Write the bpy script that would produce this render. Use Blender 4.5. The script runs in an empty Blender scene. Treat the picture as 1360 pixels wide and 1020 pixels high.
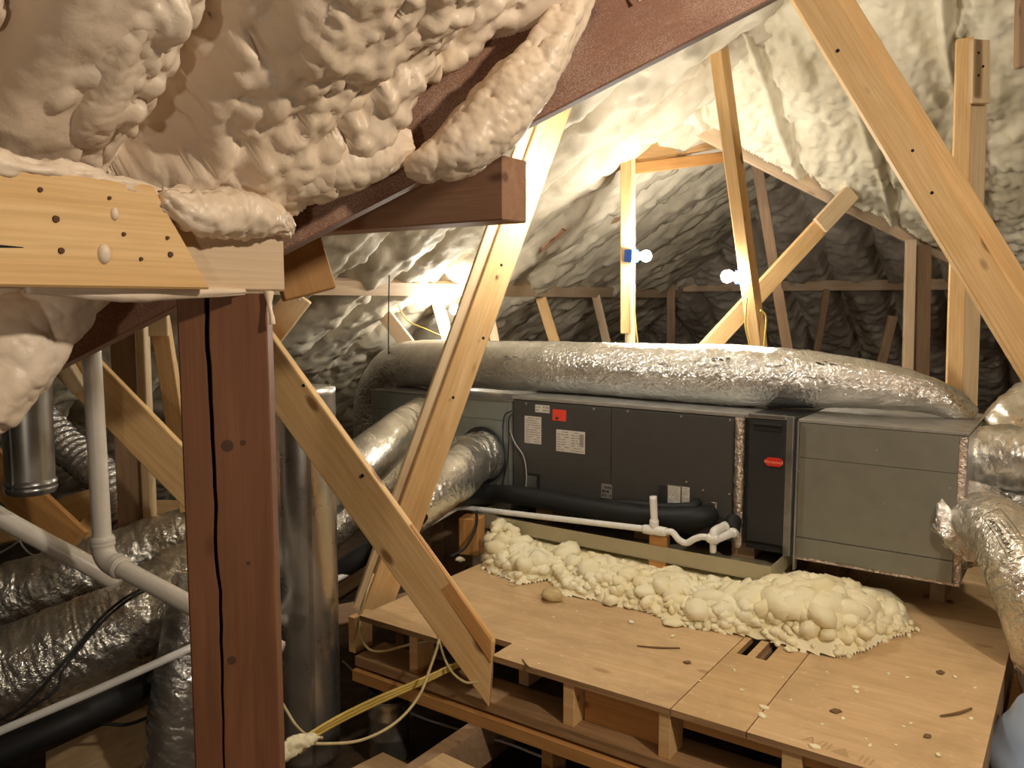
import bpy, bmesh, math, random
import numpy as np
from mathutils import Vector, Matrix

random.seed(7)
rng = np.random.default_rng(7)
S = bpy.context.scene
COL = S.collection

# ------------------------------------------------------------------ camera, world, exposure, lamps
FPX, TP, EYE = 1100.0, 0.1, 1.65
CP = 1 / math.hypot(1, TP); SP = TP * CP
cam_d = bpy.data.cameras.new('camera'); cam = bpy.data.objects.new('camera', cam_d); COL.objects.link(cam)
cam_d.sensor_width = 36; cam_d.lens = 36 * FPX / 1360; cam_d.clip_start = .02
cam.location = (0, 0, EYE); cam.rotation_euler = (math.pi / 2 - math.atan(TP), 0, 0)
S.camera = cam
w = bpy.data.worlds.new('world'); S.world = w; w.use_nodes = True
w.node_tree.nodes['Background'].inputs[0].default_value = (1, .82, .6, 1)
w.node_tree.nodes['Background'].inputs[1].default_value = .012
S.view_settings.view_transform = 'Standard'; S.view_settings.look = 'None'
S.view_settings.gamma = 1; S.view_settings.use_curve_mapping = False
S.view_settings.exposure = 0.0
BULB = 700.0          # radiance of each bare bulb


def lamp(name, loc, power, col, r):
    l = bpy.data.lights.new(name, 'POINT'); l.energy = power; l.color = col; l.shadow_soft_size = r
    o = bpy.data.objects.new(name, l); o.location = loc; COL.objects.link(o); return o


# out-of-view lamps: work bulbs above right and far left, plus an added fill lamp
lamp('unseen_lamp', (1.4, .3, 2.6), 135, (1, .88, .71), .06)
lamp('unseen_lamp', (-.40, -.95, 1.3), 28, (1, .88, .72), .05)  # fill lamp added behind the camera to brighten the lower left
lamp('unseen_lamp', (-1.55, 2.35, 2.45), 42, (1, .87, .68), .05)     # a bulb hidden by the rafter, over the ducts at the left

# ------------------------------------------------------------------ frame of the building
CAMP = Vector((0, 0, EYE)); ZV = Vector((0, 0, 1))
U = Vector((.8206, -.5714, 0)); V = Vector((.5714, .8206, 0))


def ray(px, py):
    a = (px - 680) / FPX; b = (510 - py) / FPX
    d = Vector((a, b * SP + CP, b * CP - SP)); return d / d.y


def P(px, py, y): return CAMP + ray(px, py) * y


def G(px, py, z):
    d = ray(px, py); return CAMP + d * ((z - EYE) / d.z)


C = G(481, 816, .55)
ML = Matrix(((U.x, V.x, 0, C.x), (U.y, V.y, 0, C.y), (0, 0, 1, 0), (0, 0, 0, 1)))


def L(u, v, z): return ML @ Vector((u, v, z))


def F(px, py, v):                      # building coordinates where the sight line meets the plane v
    d = ray(px, py); q = L(0, v, 0); t = (q - CAMP).dot(V) / d.dot(V); p = CAMP + d * t
    return ((p - C).dot(U), p.z)


# ------------------------------------------------------------------ node materials
def nd(nt, t, **k):
    n = nt.nodes.new(t)
    for a, b in k.items():
        if a.startswith('i_'):
            key = a[2:]; key = int(key) if key.isdigit() else key.replace('_', ' ')
            n.inputs[key].default_value = b
        else: setattr(n, a, b)
    return n


def new_mat(name, rough=.6, metal=0, spec=.5):
    m = bpy.data.materials.new(name); m.use_nodes = True; nt = m.node_tree
    b = nt.nodes['Principled BSDF']; b.inputs['Roughness'].default_value = rough
    b.inputs['Metallic'].default_value = metal; b.inputs['Specular IOR Level'].default_value = spec
    return m, nt, b


def coords(nt, scale, rnd=True):
    tc = nd(nt, 'ShaderNodeTexCoord'); mp = nd(nt, 'ShaderNodeMapping'); mp.inputs['Scale'].default_value = scale
    src = tc.outputs['Object']
    if rnd:
        oi = nd(nt, 'ShaderNodeObjectInfo'); mu = nd(nt, 'ShaderNodeMath', operation='MULTIPLY', i_1=37.0)
        nt.links.new(oi.outputs['Random'], mu.inputs[0])
        va = nd(nt, 'ShaderNodeVectorMath', operation='ADD'); nt.links.new(src, va.inputs[0]); nt.links.new(mu.outputs[0], va.inputs[1])
        src = va.outputs[0]
    nt.links.new(src, mp.inputs['Vector']); return mp.outputs[0]


def ramp(nt, src, stops):
    r = nd(nt, 'ShaderNodeValToRGB'); e = r.color_ramp.elements
    while len(e) < len(stops): e.new(.5)
    for x, (p, c) in zip(e, stops):
        x.position = p; x.color = (*c, 1) if len(c) == 3 else c
    nt.links.new(src, r.inputs[0]); return r.outputs[0]


def noise_n(nt, vec, scale, detail=4, dist=0.0, rough=.55):
    n = nd(nt, 'ShaderNodeTexNoise', i_Scale=scale, i_Detail=detail, i_Distortion=dist, i_Roughness=rough)
    nt.links.new(vec, n.inputs['Vector']); return n.outputs['Fac']


def mixc(nt, fac, a, b):
    m = nd(nt, 'ShaderNodeMix', data_type='RGBA')
    for s, i in ((fac, 0), (a, 6), (b, 7)):
        if hasattr(s, 'links'): nt.links.new(s, m.inputs[i])
        else: m.inputs[i].default_value = s if i == 0 else (*s, 1)
    return m.outputs[2]


def bump(nt, bsdf, h, strength, dist=.002):
    b = nd(nt, 'ShaderNodeBump'); b.inputs['Strength'].default_value = strength; b.inputs['Distance'].default_value = dist
    nt.links.new(h, b.inputs['Height']); nt.links.new(b.outputs[0], bsdf.inputs['Normal'])


def wood(name, c1, c2, knot=(.12, .05, .02), overspray=0.0, grain=1.0, mottle=0.0):
    m, nt, b = new_mat(name, .62, 0, .3)
    v = coords(nt, (1.3, 11, 11)); n = noise_n(nt, v, 2.6, 6, .9)
    col = ramp(nt, n, [(.3, c1), (.52, tuple((x + y) / 2 for x, y in zip(c1, c2))), (.72, c2)])
    v2 = coords(nt, (3, 160, 160)); n2 = noise_n(nt, v2, 1.0, 3)
    col = mixc(nt, ramp(nt, n2, [(.35, (.35 * grain,) * 3), (.6, (0, 0, 0))]), col, tuple(x * .72 for x in c1))
    v3 = coords(nt, (3.4, 8, 8)); vo = nd(nt, 'ShaderNodeTexVoronoi', i_Scale=1.0, i_Randomness=1.0); nt.links.new(v3, vo.inputs['Vector'])
    col = mixc(nt, ramp(nt, vo.outputs['Distance'], [(.07, (.85,) * 3), (.13, (0, 0, 0))]), col, knot)
    if mottle:
        vm = coords(nt, (1, 1, 1)); col = mixc(nt, ramp(nt, noise_n(nt, vm, 3.2, 6, .8, .65), [(.42, (0, 0, 0)), (.68, (mottle,) * 3)]), col, tuple(x * .62 for x in c1))
        col = mixc(nt, ramp(nt, noise_n(nt, vm, 38, 3), [(.62, (0, 0, 0)), (.75, (mottle * .7,) * 3)]), col, (.78, .62, .42))
    if overspray:
        v4 = coords(nt, (1, 1, 1)); s = noise_n(nt, v4, 620, 2); big = noise_n(nt, v4, 5, 3)
        mm = nd(nt, 'ShaderNodeMath', operation='MULTIPLY_ADD', i_1=.62, i_2=-.12); nt.links.new(big, mm.inputs[0])
        ad = nd(nt, 'ShaderNodeMath', operation='ADD'); nt.links.new(s, ad.inputs[0]); nt.links.new(mm.outputs[0], ad.inputs[1])
        col = mixc(nt, ramp(nt, ad.outputs[0], [(.62, (0, 0, 0)), (.84, (overspray,) * 3)]), col, (.58, .44, .34))
    nt.links.new(col, b.inputs['Base Color']); bump(nt, b, n2, .25, .0015)
    return m


def foam(name, c1, c2, scale=3.0, fine=60, bs=.35, rough=.5):
    m, nt, b = new_mat(name, rough, 0, .35)
    v = coords(nt, (1, 1, 1), False); n = noise_n(nt, v, scale, 5, .4)
    nt.links.new(ramp(nt, n, [(.34, c2), (.62, c1)]), b.inputs['Base Color'])
    bump(nt, b, noise_n(nt, v, fine, 5, .2, .6), bs, .004)
    return m


def metal(name, col, rough, grid=0, metallic=.92, var=.25):
    m, nt, b = new_mat(name, rough, metallic)
    v = coords(nt, (1, 1, 1)); n = noise_n(nt, v, 22, 4)
    nt.links.new(ramp(nt, n, [(.3, tuple(x * (1 - var) for x in col)), (.7, col)]), b.inputs['Base Color'])
    rr = ramp(nt, noise_n(nt, v, 9, 3), [(.3, (rough * .8,) * 3), (.7, (min(1, rough * 1.3),) * 3)]); nt.links.new(rr, b.inputs['Roughness'])
    return m


def mylar(name, col, rough, crinkle=.5, fine=1.0):
    m, nt, b = new_mat(name, rough, .9)
    v = coords(nt, (1, 1, 1))
    nt.links.new(ramp(nt, noise_n(nt, v, 7, 4), [(.3, tuple(x * .72 for x in col)), (.65, col)]), b.inputs['Base Color'])
    vo = nd(nt, 'ShaderNodeTexVoronoi', feature='F1', i_Scale=26 * fine); 
    wv = nd(nt, 'ShaderNodeTexNoise', i_Scale=9.0, i_Detail=3); nt.links.new(v, wv.inputs['Vector'])
    mx = nd(nt, 'ShaderNodeMix', data_type='RGBA', blend_type='ADD'); mx.inputs[0].default_value = .25; nt.links.new(v, mx.inputs[6]); nt.links.new(wv.outputs['Color'], mx.inputs[7])
    nt.links.new(mx.outputs[2], vo.inputs['Vector'])
    nn = noise_n(nt, v, 34 * fine, 3, 2.2); ab = nd(nt, 'ShaderNodeMath', operation='SUBTRACT', i_1=.5); nt.links.new(nn, ab.inputs[0])
    a2 = nd(nt, 'ShaderNodeMath', operation='ABSOLUTE'); nt.links.new(ab.outputs[0], a2.inputs[0])
    a3 = nd(nt, 'ShaderNodeMath', operation='MULTIPLY', i_1=2.2); nt.links.new(a2.outputs[0], a3.inputs[0])
    ad = nd(nt, 'ShaderNodeMath', operation='ADD'); nt.links.new(vo.outputs['Distance'], ad.inputs[0]); nt.links.new(a3.outputs[0], ad.inputs[1])
    bump(nt, b, ad.outputs[0], crinkle, .012)
    return m


def flat(name, col, rough=.5, metallic=0, spec=.5, bmp=0, var=.12):
    m, nt, b = new_mat(name, rough, metallic, spec)
    v = coords(nt, (1, 1, 1)); n = noise_n(nt, v, 14, 4)
    nt.links.new(ramp(nt, n, [(.3, tuple(x * (1 - var) for x in col)), (.7, col)]), b.inputs['Base Color'])
    if bmp: bump(nt, b, noise_n(nt, v, 180, 3), bmp, .001)
    return m


PINE = wood('pine', (.66, .40, .165), (.79, .54, .27), (.20, .09, .03))
PINE_PALE = wood('pale_pine', (.68, .49, .28), (.80, .63, .41), (.25, .12, .05))
PINE_ORANGE = wood('orange_pine', (.50, .24, .075), (.62, .33, .12), (.18, .07, .03))
PINE_DARK = wood('dull_lumber', (.30, .19, .11), (.42, .28, .17), (.1, .05, .03))
BROWN = wood('brown_timber', (.140, .056, .024), (.21, .085, .037), (.06, .02, .01), 0, .7)
BROWN_DUST = wood('dusted_timber', (.19, .078, .042), (.27, .118, .066), (.1, .035, .02), .5, .5)
BROWN_PLAIN = wood('reddish_timber', (.34, .18, .105), (.46, .26, .155), (.12, .05, .03), .15, .6)
PINE_DUST = wood('dusted_pine', (.60, .42, .25), (.72, .55, .37), (.3, .17, .09), .55)
PLY = wood('plywood', (.60, .40, .21), (.72, .51, .29), (.42, .25, .12), 0, .5, .5)
PLY_EDGE = wood('plywood_edge', (.30, .17, .08), (.5, .31, .16), (.2, .1, .05), 0, 1.5)
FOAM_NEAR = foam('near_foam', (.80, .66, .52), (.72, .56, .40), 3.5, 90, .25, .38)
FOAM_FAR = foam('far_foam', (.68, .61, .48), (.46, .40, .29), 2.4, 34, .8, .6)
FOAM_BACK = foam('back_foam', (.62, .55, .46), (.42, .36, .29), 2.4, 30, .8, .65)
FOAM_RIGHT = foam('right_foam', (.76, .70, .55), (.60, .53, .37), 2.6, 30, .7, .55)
FOAM_PILE = foam('pile_foam', (.90, .84, .62), (.83, .73, .46), 7, 70, .5, .6)
GALV = metal('galvanized_steel', (.52, .51, .48), .42, metallic=.75)
GALV_DARK = metal('dull_galvanized_steel', (.40, .39, .37), .34, metallic=.85)
PIPE_STEEL = metal('round_pipe_steel', (.60, .58, .54), .30, metallic=.9, var=.06)
PLENUM = flat('coated_sheet_metal', (.27, .262, .215), .42, .45, .5)
PLENUM_L = flat('green_grey_sheet_metal', (.30, .33, .31), .4, .5, .5)
CHAR = flat('charcoal_enamel', (.060, .057, .053), .45, .1, .5)
BLACK_P = flat('black_enamel', (.030, .030, .031), .38, .1, .5)
RUBBER = flat('black_foam_rubber', (.012, .012, .013), .6, 0, .4)
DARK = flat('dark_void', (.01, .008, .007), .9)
PVC = flat('white_pvc', (.80, .72, .62), .32, 0, .5)
PVC_W = flat('bright_white_pvc', (.86, .84, .80), .3)
CREAM = flat('cream_pvc', (.70, .60, .42), .4)
PAPER = flat('paper', (.62, .57, .50), .7)
INK = flat('ink', (.05, .045, .04), .7)
INK_SOFT = flat('faded_ink', (.30, .27, .24), .8)
STAMP = flat('stamp_ink', (.50, .32, .16), .8)
RED_P = flat('red_sticker', (.80, .06, .03), .5)
RED_B = flat('red_badge', (.62, .035, .02), .35)
RED_T = flat('badge_lettering', (.95, .36, .25), .4)
YELLOW = flat('yellow_cable_jacket', (.62, .45, .10), .45)
TAN_C = flat('tan_cable_jacket', (.62, .50, .26), .5)
GREY_C = flat('grey_cable_jacket', (.42, .40, .40), .5)
BLUE_P = flat('blue_plastic', (.02, .09, .40), .4)
BLUE_BAG = flat('pale_blue_film', (.34, .44, .62), .3, 0, .6)
FLOORM = flat('dusty_floor', (.10, .065, .04), .9, 0, .2, .3, .5)
MYL = mylar('crinkled_foil', (.88, .87, .84), .18, .42, 1.2)
MYL_S = mylar('smooth_foil', (.86, .84, .79), .24, .20, 1.2)
MYL_D = mylar('tan_foil', (.88, .85, .77), .22, .36, 1.1)  # foil with a slightly tan base colour
TAPE = mylar('foil_tape', (.66, .54, .46), .3, .6, 1.4)
PLASTER = flat('pale_dust', (.6, .5, .38), .9)
EM = bpy.data.materials.new('lit_bulb'); EM.use_nodes = True
_n = EM.node_tree; _n.nodes.clear(); _e = nd(_n, 'ShaderNodeEmission', i_Strength=BULB); _e.inputs[0].default_value = (1, .94, .82, 1)
_o = nd(_n, 'ShaderNodeOutputMaterial'); _n.links.new(_e.outputs[0], _o.inputs[0])

# ------------------------------------------------------------------ object helpers
WM = {}


def put(o, mat4=None, parent=None):
    COL.objects.link(o); mat4 = mat4 or Matrix()
    if parent is not None:
        o.parent = parent; o.matrix_local = WM[parent].inverted() @ mat4
    else: o.matrix_world = mat4
    WM[o] = mat4; return o


def tag(o, label=None, cat=None, group=None, kind=None):
    if label: o['label'] = label
    if cat: o['category'] = cat
    if group: o['group'] = group
    if kind: o['kind'] = kind
    return o


def thing(name, label, cat, mat4, group=None):
    o = bpy.data.objects.new(name, None); o.empty_display_size = .05
    put(o, mat4); return tag(o, label, cat, group)


def T(p): return Matrix.Translation(p)


def np_mesh(name, v, q, mat, parent=None, smooth=True, centre=True, tris=None):
    v = np.asarray(v, dtype=np.float64)
    base = np.array([(v[:, 0].min() + v[:, 0].max()) / 2, (v[:, 1].min() + v[:, 1].max()) / 2, v[:, 2].min()]) if centre else np.zeros(3)
    v = v - base
    me = bpy.data.meshes.new(name); q = np.asarray(q, dtype=np.int32).reshape(-1, 4)
    nt_ = 0 if tris is None else len(tris)
    me.vertices.add(len(v)); me.vertices.foreach_set('co', v.astype(np.float32).ravel())
    idx = q.ravel(); starts = np.arange(len(q)) * 4; tot = np.full(len(q), 4)
    if nt_:
        t = np.asarray(tris, dtype=np.int32); idx = np.concatenate([idx, t.ravel()])
        starts = np.concatenate([starts, len(q) * 4 + np.arange(nt_) * 3]); tot = np.concatenate([tot, np.full(nt_, 3)])
    me.loops.add(len(idx)); me.loops.foreach_set('vertex_index', idx.astype(np.int32))
    me.polygons.add(len(starts)); me.polygons.foreach_set('loop_start', starts.astype(np.int32)); me.polygons.foreach_set('loop_total', tot.astype(np.int32))
    me.update(calc_edges=True); me.validate()
    if smooth: me.polygons.foreach_set('use_smooth', np.ones(len(me.polygons), dtype=bool))
    me.materials.append(mat)
    return put(bpy.data.objects.new(name, me), T(Vector(base)), parent)


def bm_obj(name, bm, mat, mat4=None, parent=None, smooth=False):
    bmesh.ops.recalc_face_normals(bm, faces=bm.faces)
    me = bpy.data.meshes.new(name); bm.to_mesh(me); bm.free()
    for m in (mat if isinstance(mat, (list, tuple)) else [mat]): me.materials.append(m)
    if smooth:
        for p in me.polygons: p.use_smooth = True
    return put(bpy.data.objects.new(name, me), mat4, parent)


def bm_box(bm, a, b, bevel=0.0):
    r = bmesh.ops.create_cube(bm, size=1)
    c = [(x + y) / 2 for x, y in zip(a, b)]; s = [abs(y - x) for x, y in zip(a, b)]
    for v in r['verts']: v.co = Vector((c[i] + v.co[i] * s[i] for i in range(3)))
    if bevel:
        es = {e for v in r['verts'] for e in v.link_edges}
        bmesh.ops.bevel(bm, geom=list(es), offset=bevel, segments=2, affect='EDGES', profile=.6)


def lbox(name, a, b, mat, parent=None, bevel=.002, base=None):
    """a box in building coordinates (u, v, z)"""
    c = Vector(((a[0] + b[0]) / 2, (a[1] + b[1]) / 2, min(a[2], b[2])))
    bm = bmesh.new(); bm_box(bm, [x - y for x, y in zip(a, c)], [x - y for x, y in zip(b, c)], bevel)
    return bm_obj(name, bm, mat, ML @ T(c), parent)


def board(name, p0, p1, wd, th, face, mat, parent=None, cut0=0.0, cut1=0.0, groove=None):
    """a sawn board: its wide face runs p0 > p1 and looks along `face`; cut0/cut1 slant the ends; local X is the grain"""
    X = (p1 - p0); ln = X.length; X.normalize()
    Z = (Vector(face) - X * Vector(face).dot(X)).normalized(); Y = Z.cross(X)
    bm = bmesh.new(); bm_box(bm, (0, -wd / 2, -th), (ln, wd / 2, 0))
    for v in bm.verts:
        v.co.x += (cut1 if v.co.x > ln / 2 else cut0) * v.co.y / (wd / 2)
    bmesh.ops.bevel(bm, geom=bm.edges[:], offset=min(.003, th / 8), segments=1, affect='EDGES')
    M4 = Matrix(((X.x, Y.x, Z.x, p0.x), (X.y, Y.y, Z.y, p0.y), (X.z, Y.z, Z.z, p0.z), (0, 0, 0, 1)))
    return bm_obj(name, bm, mat, M4, parent)


def lumber(name, label, cat, p0, p1, wd, th, face, mat, group=None, **k):
    return tag(board(name, p0, p1, wd, th, face, mat, **k), label, cat, group)


# ---- noise, lumps and swept tubes
def _h(ix, iy, seed):
    n = (ix.astype(np.int64) * 374761393 + iy.astype(np.int64) * 668265263 + seed * 974711) & 0xffffffff
    n = ((n ^ (n >> 13)) * 1274126177) & 0xffffffff
    return ((n ^ (n >> 16)) & 0xffff) / 65535.0


def vn(x, y, seed=0):
    ix = np.floor(x); iy = np.floor(y); fx = x - ix; fy = y - iy
    fx = fx * fx * fx * (fx * (fx * 6 - 15) + 10); fy = fy * fy * fy * (fy * (fy * 6 - 15) + 10)
    a = _h(ix, iy, seed); b = _h(ix + 1, iy, seed); c = _h(ix, iy + 1, seed); d = _h(ix + 1, iy + 1, seed)
    return (a + (b - a) * fx) * (1 - fy) + (c + (d - c) * fx) * fy - .5


def fbm(x, y, seed=0, o=4):
    r = 0; a = 1.0
    for i in range(o): r = r + a * vn(x * 2 ** i + 17 * i, y * 2 ** i - 9 * i, seed + i); a *= .5
    return r


def worley(p, seed=0):
    c = np.floor(p).astype(np.int64); best = np.full(p.shape[:-1], 9.0)
    for dx in (-1, 0, 1):
        for dy in (-1, 0, 1):
            for dz in (-1, 0, 1):
                q = c + np.array([dx, dy, dz]); k = q[..., 2] * 57 + seed
                h = [_h(q[..., 0] + 11 * j, q[..., 1] + k * 13 + j * 7, seed + j) for j in range(3)]
                d = np.sqrt(sum((q[..., j] + h[j] - p[..., j]) ** 2 for j in range(3))); best = np.minimum(best, d)
    return best


def knobs(p, size, seed):
    return np.sqrt(np.clip(1 - (worley(p / size, seed) / .95) ** 2, 0, 1))


def splat(H, s, t, lumps):
    """raise round lumps (cs, ct, r, k, stretch, angle): a bulging blob of radius r and height k*r on what is already there"""
    H0 = H.copy()
    for cs, ct, r, k, st, an in lumps:
        R = r * max(1, st)
        i0, i1 = np.searchsorted(s, (cs - R, cs + R)); j0, j1 = np.searchsorted(t, (ct - R, ct + R))
        if i1 <= i0 or j1 <= j0: continue
        ds = s[i0:i1, None] - cs; dt = t[None, j0:j1] - ct; ca, sa = math.cos(an), math.sin(an)
        x = (ds * ca + dt * sa) / st; y = -ds * sa + dt * ca
        d2 = 1 - (x * x + y * y) / (r * r); ok = d2 > 0
        ic = min(max(np.searchsorted(s, cs), 0), len(s) - 1); jc = min(max(np.searchsorted(t, ct), 0), len(t) - 1)
        b = H0[ic, jc]; sub = H[i0:i1, j0:j1]
        new = b + k * r * (np.sqrt(np.clip(d2, 0, 1)) - .35)
        H[i0:i1, j0:j1] = np.where(ok, np.maximum(sub, new), sub)
    return H


def sheet(name, s, t, org, ds, dt, nrm, H, mat, keep=None, kind=None):
    Sg, Tg = np.meshgrid(s, t, indexing='ij')
    o = np.array(org); v = o + Sg[..., None] * np.array(ds) + Tg[..., None] * np.array(dt) + H[..., None] * np.array(nrm)
    n, m = Sg.shape; I = np.arange(n * m).reshape(n, m)
    q = np.stack([I[:-1, :-1], I[1:, :-1], I[1:, 1:], I[:-1, 1:]], -1).reshape(-1, 4)
    if keep is not None:
        k = keep(Sg, Tg); kk = (k[:-1, :-1] & k[1:, :-1] & k[1:, 1:] & k[:-1, 1:]).ravel(); q = q[kk]
    used = np.unique(q); mp = np.full(n * m, -1); mp[used] = np.arange(len(used))
    return np_mesh(name, v.reshape(-1, 3)[used], mp[q], mat)


def path(pts, n):
    """Catmull-Rom through the points, resampled evenly"""
    p = [np.array(x, dtype=float) for x in pts]; p = [2 * p[0] - p[1]] + p + [2 * p[-1] - p[-2]]; out = []
    for i in range(1, len(p) - 2):
        for t in np.linspace(0, 1, 24, endpoint=False):
            a, b, c, d = p[i - 1:i + 3]
            out.append(.5 * (2 * b + (c - a) * t + (2 * a - 5 * b + 4 * c - d) * t * t + (3 * b - a - 3 * c + d) * t ** 3))
    out.append(p[-2]); out = np.array(out)
    s = np.concatenate([[0], np.cumsum(np.linalg.norm(np.diff(out, axis=0), axis=1))])
    ss = np.linspace(0, s[-1], n)
    return np.stack([np.interp(ss, s, out[:, k]) for k in range(3)], 1), ss


class Tube:
    def __init__(self, pts, r, nl, ns, disp=None, straight=False):
        if straight:
            c = np.array([list(x) for x in pts], float); s = np.concatenate([[0], np.cumsum(np.linalg.norm(np.diff(c, axis=0), axis=1))])
            ss = np.linspace(0, s[-1], nl); c = np.stack([np.interp(ss, s, c[:, k]) for k in range(3)], 1)
        else: c, ss = path(pts, nl)
        tg = np.gradient(c, axis=0); tg /= np.linalg.norm(tg, axis=1)[:, None]
        up = np.array([0, 0, 1.0]) if abs(tg[0][2]) < .9 else np.array([0, 1.0, 0])
        n0 = up - tg[0] * up.dot(tg[0]); n0 /= np.linalg.norm(n0); N = [n0]
        for i in range(1, nl):
            x = N[-1] - tg[i] * N[-1].dot(tg[i]); N.append(x / np.linalg.norm(x))
        N = np.array(N); B = np.cross(tg, N)
        th = np.linspace(0, 2 * np.pi, ns, endpoint=False)
        rr = np.interp(np.linspace(0, 1, nl), np.linspace(0, 1, len(r)), r) if hasattr(r, '__len__') else np.full(nl, r)
        R = rr[:, None] + (disp(ss[:, None], th[None, :], rr[:, None]) if disp else 0) * np.ones((1, ns))
        self.c, self.ss, self.N, self.B, self.R, self.ns, self.nl, self.th = c, ss, N, B, R, ns, nl, th
        self.v = c[:, None] + R[..., None] * (np.cos(th)[None, :, None] * N[:, None] + np.sin(th)[None, :, None] * B[:, None])

    def build(self, name, mat, parent=None, cap=(True, True), smooth=True):
        nl, ns = self.nl, self.ns; I = np.arange(nl * ns).reshape(nl, ns); J = np.roll(I, -1, 1)
        q = np.stack([I[:-1], J[:-1], J[1:], I[1:]], -1).reshape(-1, 4)
        v = self.v.reshape(-1, 3); tri = []
        for k, e in enumerate((0, nl - 1)):
            if cap[k]:
                v = np.vstack([v, self.c[e]]); z = len(v) - 1
                for a in range(ns):
                    x, y = I[e, a], I[e, (a + 1) % ns]; tri.append((z, y, x) if e == 0 else (z, x, y))
        return np_mesh(name, v, q, mat, parent, smooth, tris=tri or None)

    def at(self, s, th, lift=.002):
        i = np.interp(s, self.ss, np.arange(self.nl)); i0 = np.clip(np.floor(i).astype(int), 0, self.nl - 2); f = (i - i0)[..., None]
        g = lambda A: A[i0] * (1 - f) + A[i0 + 1] * f
        j = (th % (2 * np.pi)) / (2 * np.pi) * self.ns; j0 = np.floor(j).astype(int) % self.ns; fj = j - np.floor(j); j1 = (j0 + 1) % self.ns
        fi = f[..., 0]
        R = (self.R[i0, j0] * (1 - fj) + self.R[i0, j1] * fj) * (1 - fi) + (self.R[i0 + 1, j0] * (1 - fj) + self.R[i0 + 1, j1] * fj) * fi
        return g(self.c) + (R + lift)[..., None] * (np.cos(th)[..., None] * g(self.N) + np.sin(th)[..., None] * g(self.B))


def crinkle(amp, seed, diag=1.0, rib=.0, pitch=.06, sag=0.0):
    def d(s, th, r):
        # theta is periodic: blend two noise fields so the seam closes
        def field(o):
            x = s * 26 + diag * np.sin(th + o) * 1.6; y = (np.cos(th + o) * r * 30) + s * 6
            a = np.abs(vn(x, y, seed)) * 2; b = np.abs(vn(x * 2.3 + 4, y * 2.1, seed + 3)) * 2
            return a * .65 + b * .35
        big = vn(s * 5, np.cos(th) * 1.3 + 7, seed + 9) + vn(s * 4 + 5, np.sin(th) * 1.3, seed + 8)
        ww = .5 + .5 * np.cos(th)
        cr = field(0) * ww + field(2.1) * (1 - ww)
        fine = vn(s * 110, np.cos(th) * r * 60 + np.sin(th) * r * 45, seed + 5)
        out = amp * (cr - .35) * 1.2 + amp * .9 * big + amp * .35 * fine
        if rib: out = out + rib * np.cos(2 * np.pi * s / pitch + th)
        if sag: out = out - sag * np.clip(-np.cos(th), 0, 1) ** 2
        return out
    return d


def lump_tube(name, pts, r, mat, parent, sizes, amps, seed, nl=150, ns=72, base=.006):
    tb = Tube(pts, r, nl, ns, lambda s, th, r_: base * 1.5 * (vn(s * 14, np.cos(th) * 1.5 + 3, seed) + vn(s * 10, np.sin(th) * 1.5, seed + 1)))
    add = sum(a * (knobs(tb.v, z, seed + i) - .5) for i, (z, a) in enumerate(zip(sizes, amps)))
    tb.R = np.maximum(tb.R + add * np.clip(tb.R / .03, .2, 1), .002); th = tb.th
    tb.v = tb.c[:, None] + tb.R[..., None] * (np.cos(th)[None, :, None] * tb.N[:, None] + np.sin(th)[None, :, None] * tb.B[:, None])
    return tb.build(name, mat, parent)


def flex(name, label, pts, r, amp=.006, seed=1, mat=None, nl=260, ns=64, group=None, cat='duct', rib=0.0, pitch=.06, cap=(True, True), smooth=True, diag=1.0):
    tb = Tube(pts, r, nl, ns, crinkle(amp, seed, diag, rib, pitch))
    return tag(tb.build(name, mat or MYL, None, cap, smooth), label, cat, group), tb


def pipe(name, pts, r, mat, parent=None, nl=60, ns=16, straight=False, disp=None, cap=(True, True)):
    return Tube(pts, r, nl, ns, disp, straight).build(name, mat, parent, cap)


def ring(name, a, b, r0, mat, parent):
    """a pipe coupling with turned lips from a to b"""
    a = Vector(a); b = Vector(b); pts = [a + (b - a) * k for k in (0, .03, .1, .5, .9, .97, 1)]
    return Tube(pts, [r0 * .93, r0, r0 * 1.04, r0, r0 * 1.04, r0, r0 * .93], 13, 20, None, True).build(name, mat, parent)


def text_mesh(body, size):
    c = bpy.data.curves.new('t', 'FONT'); c.body = body; c.size = size; c.resolution_u = 2; c.align_x = 'CENTER'; c.align_y = 'CENTER'
    o = bpy.data.objects.new('t', c); COL.objects.link(o)
    dg = bpy.context.evaluated_depsgraph_get(); me = bpy.data.meshes.new_from_object(o.evaluated_get(dg))
    v = np.array([x.co[:] for x in me.vertices]); f = [tuple(p.vertices) for p in me.polygons]
    bpy.data.objects.remove(o); bpy.data.curves.remove(c); bpy.data.meshes.remove(me)
    return v, f


def raw(name, v, f, mat, parent=None, mat4=None):
    me = bpy.data.meshes.new(name); me.from_pydata([tuple(x) for x in v], [], f); me.materials.append(mat); me.update()
    return put(bpy.data.objects.new(name, me), mat4, parent)


def nails(parent, pts, face, r=.004, mat=None, name='nail_head'):
    X = Vector(face).normalized(); q = X.to_track_quat('Z', 'Y').to_matrix().to_4x4()
    for p in pts:
        bm = bmesh.new(); bmesh.ops.create_cone(bm, cap_ends=True, segments=10, radius1=r, radius2=r * .8, depth=.004)
        bm_obj(name, bm, mat or DARK, T(Vector(p)) @ q, parent)


# ================================================================== SETTING: foamed roof planes and floor
fl = bpy.data.meshes.new('floor'); fl.from_pydata([(-9, -4, 0), (9, -4, 0), (9, 12, 0), (-9, 12, 0)], [], [(0, 1, 2, 3)]); fl.materials.append(FLOORM)
tag(put(bpy.data.objects.new('floor', fl)), kind='structure')

ZI = np.array([0, 0, 1.0]); Un = np.array(U); Vn = np.array(V)
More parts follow.
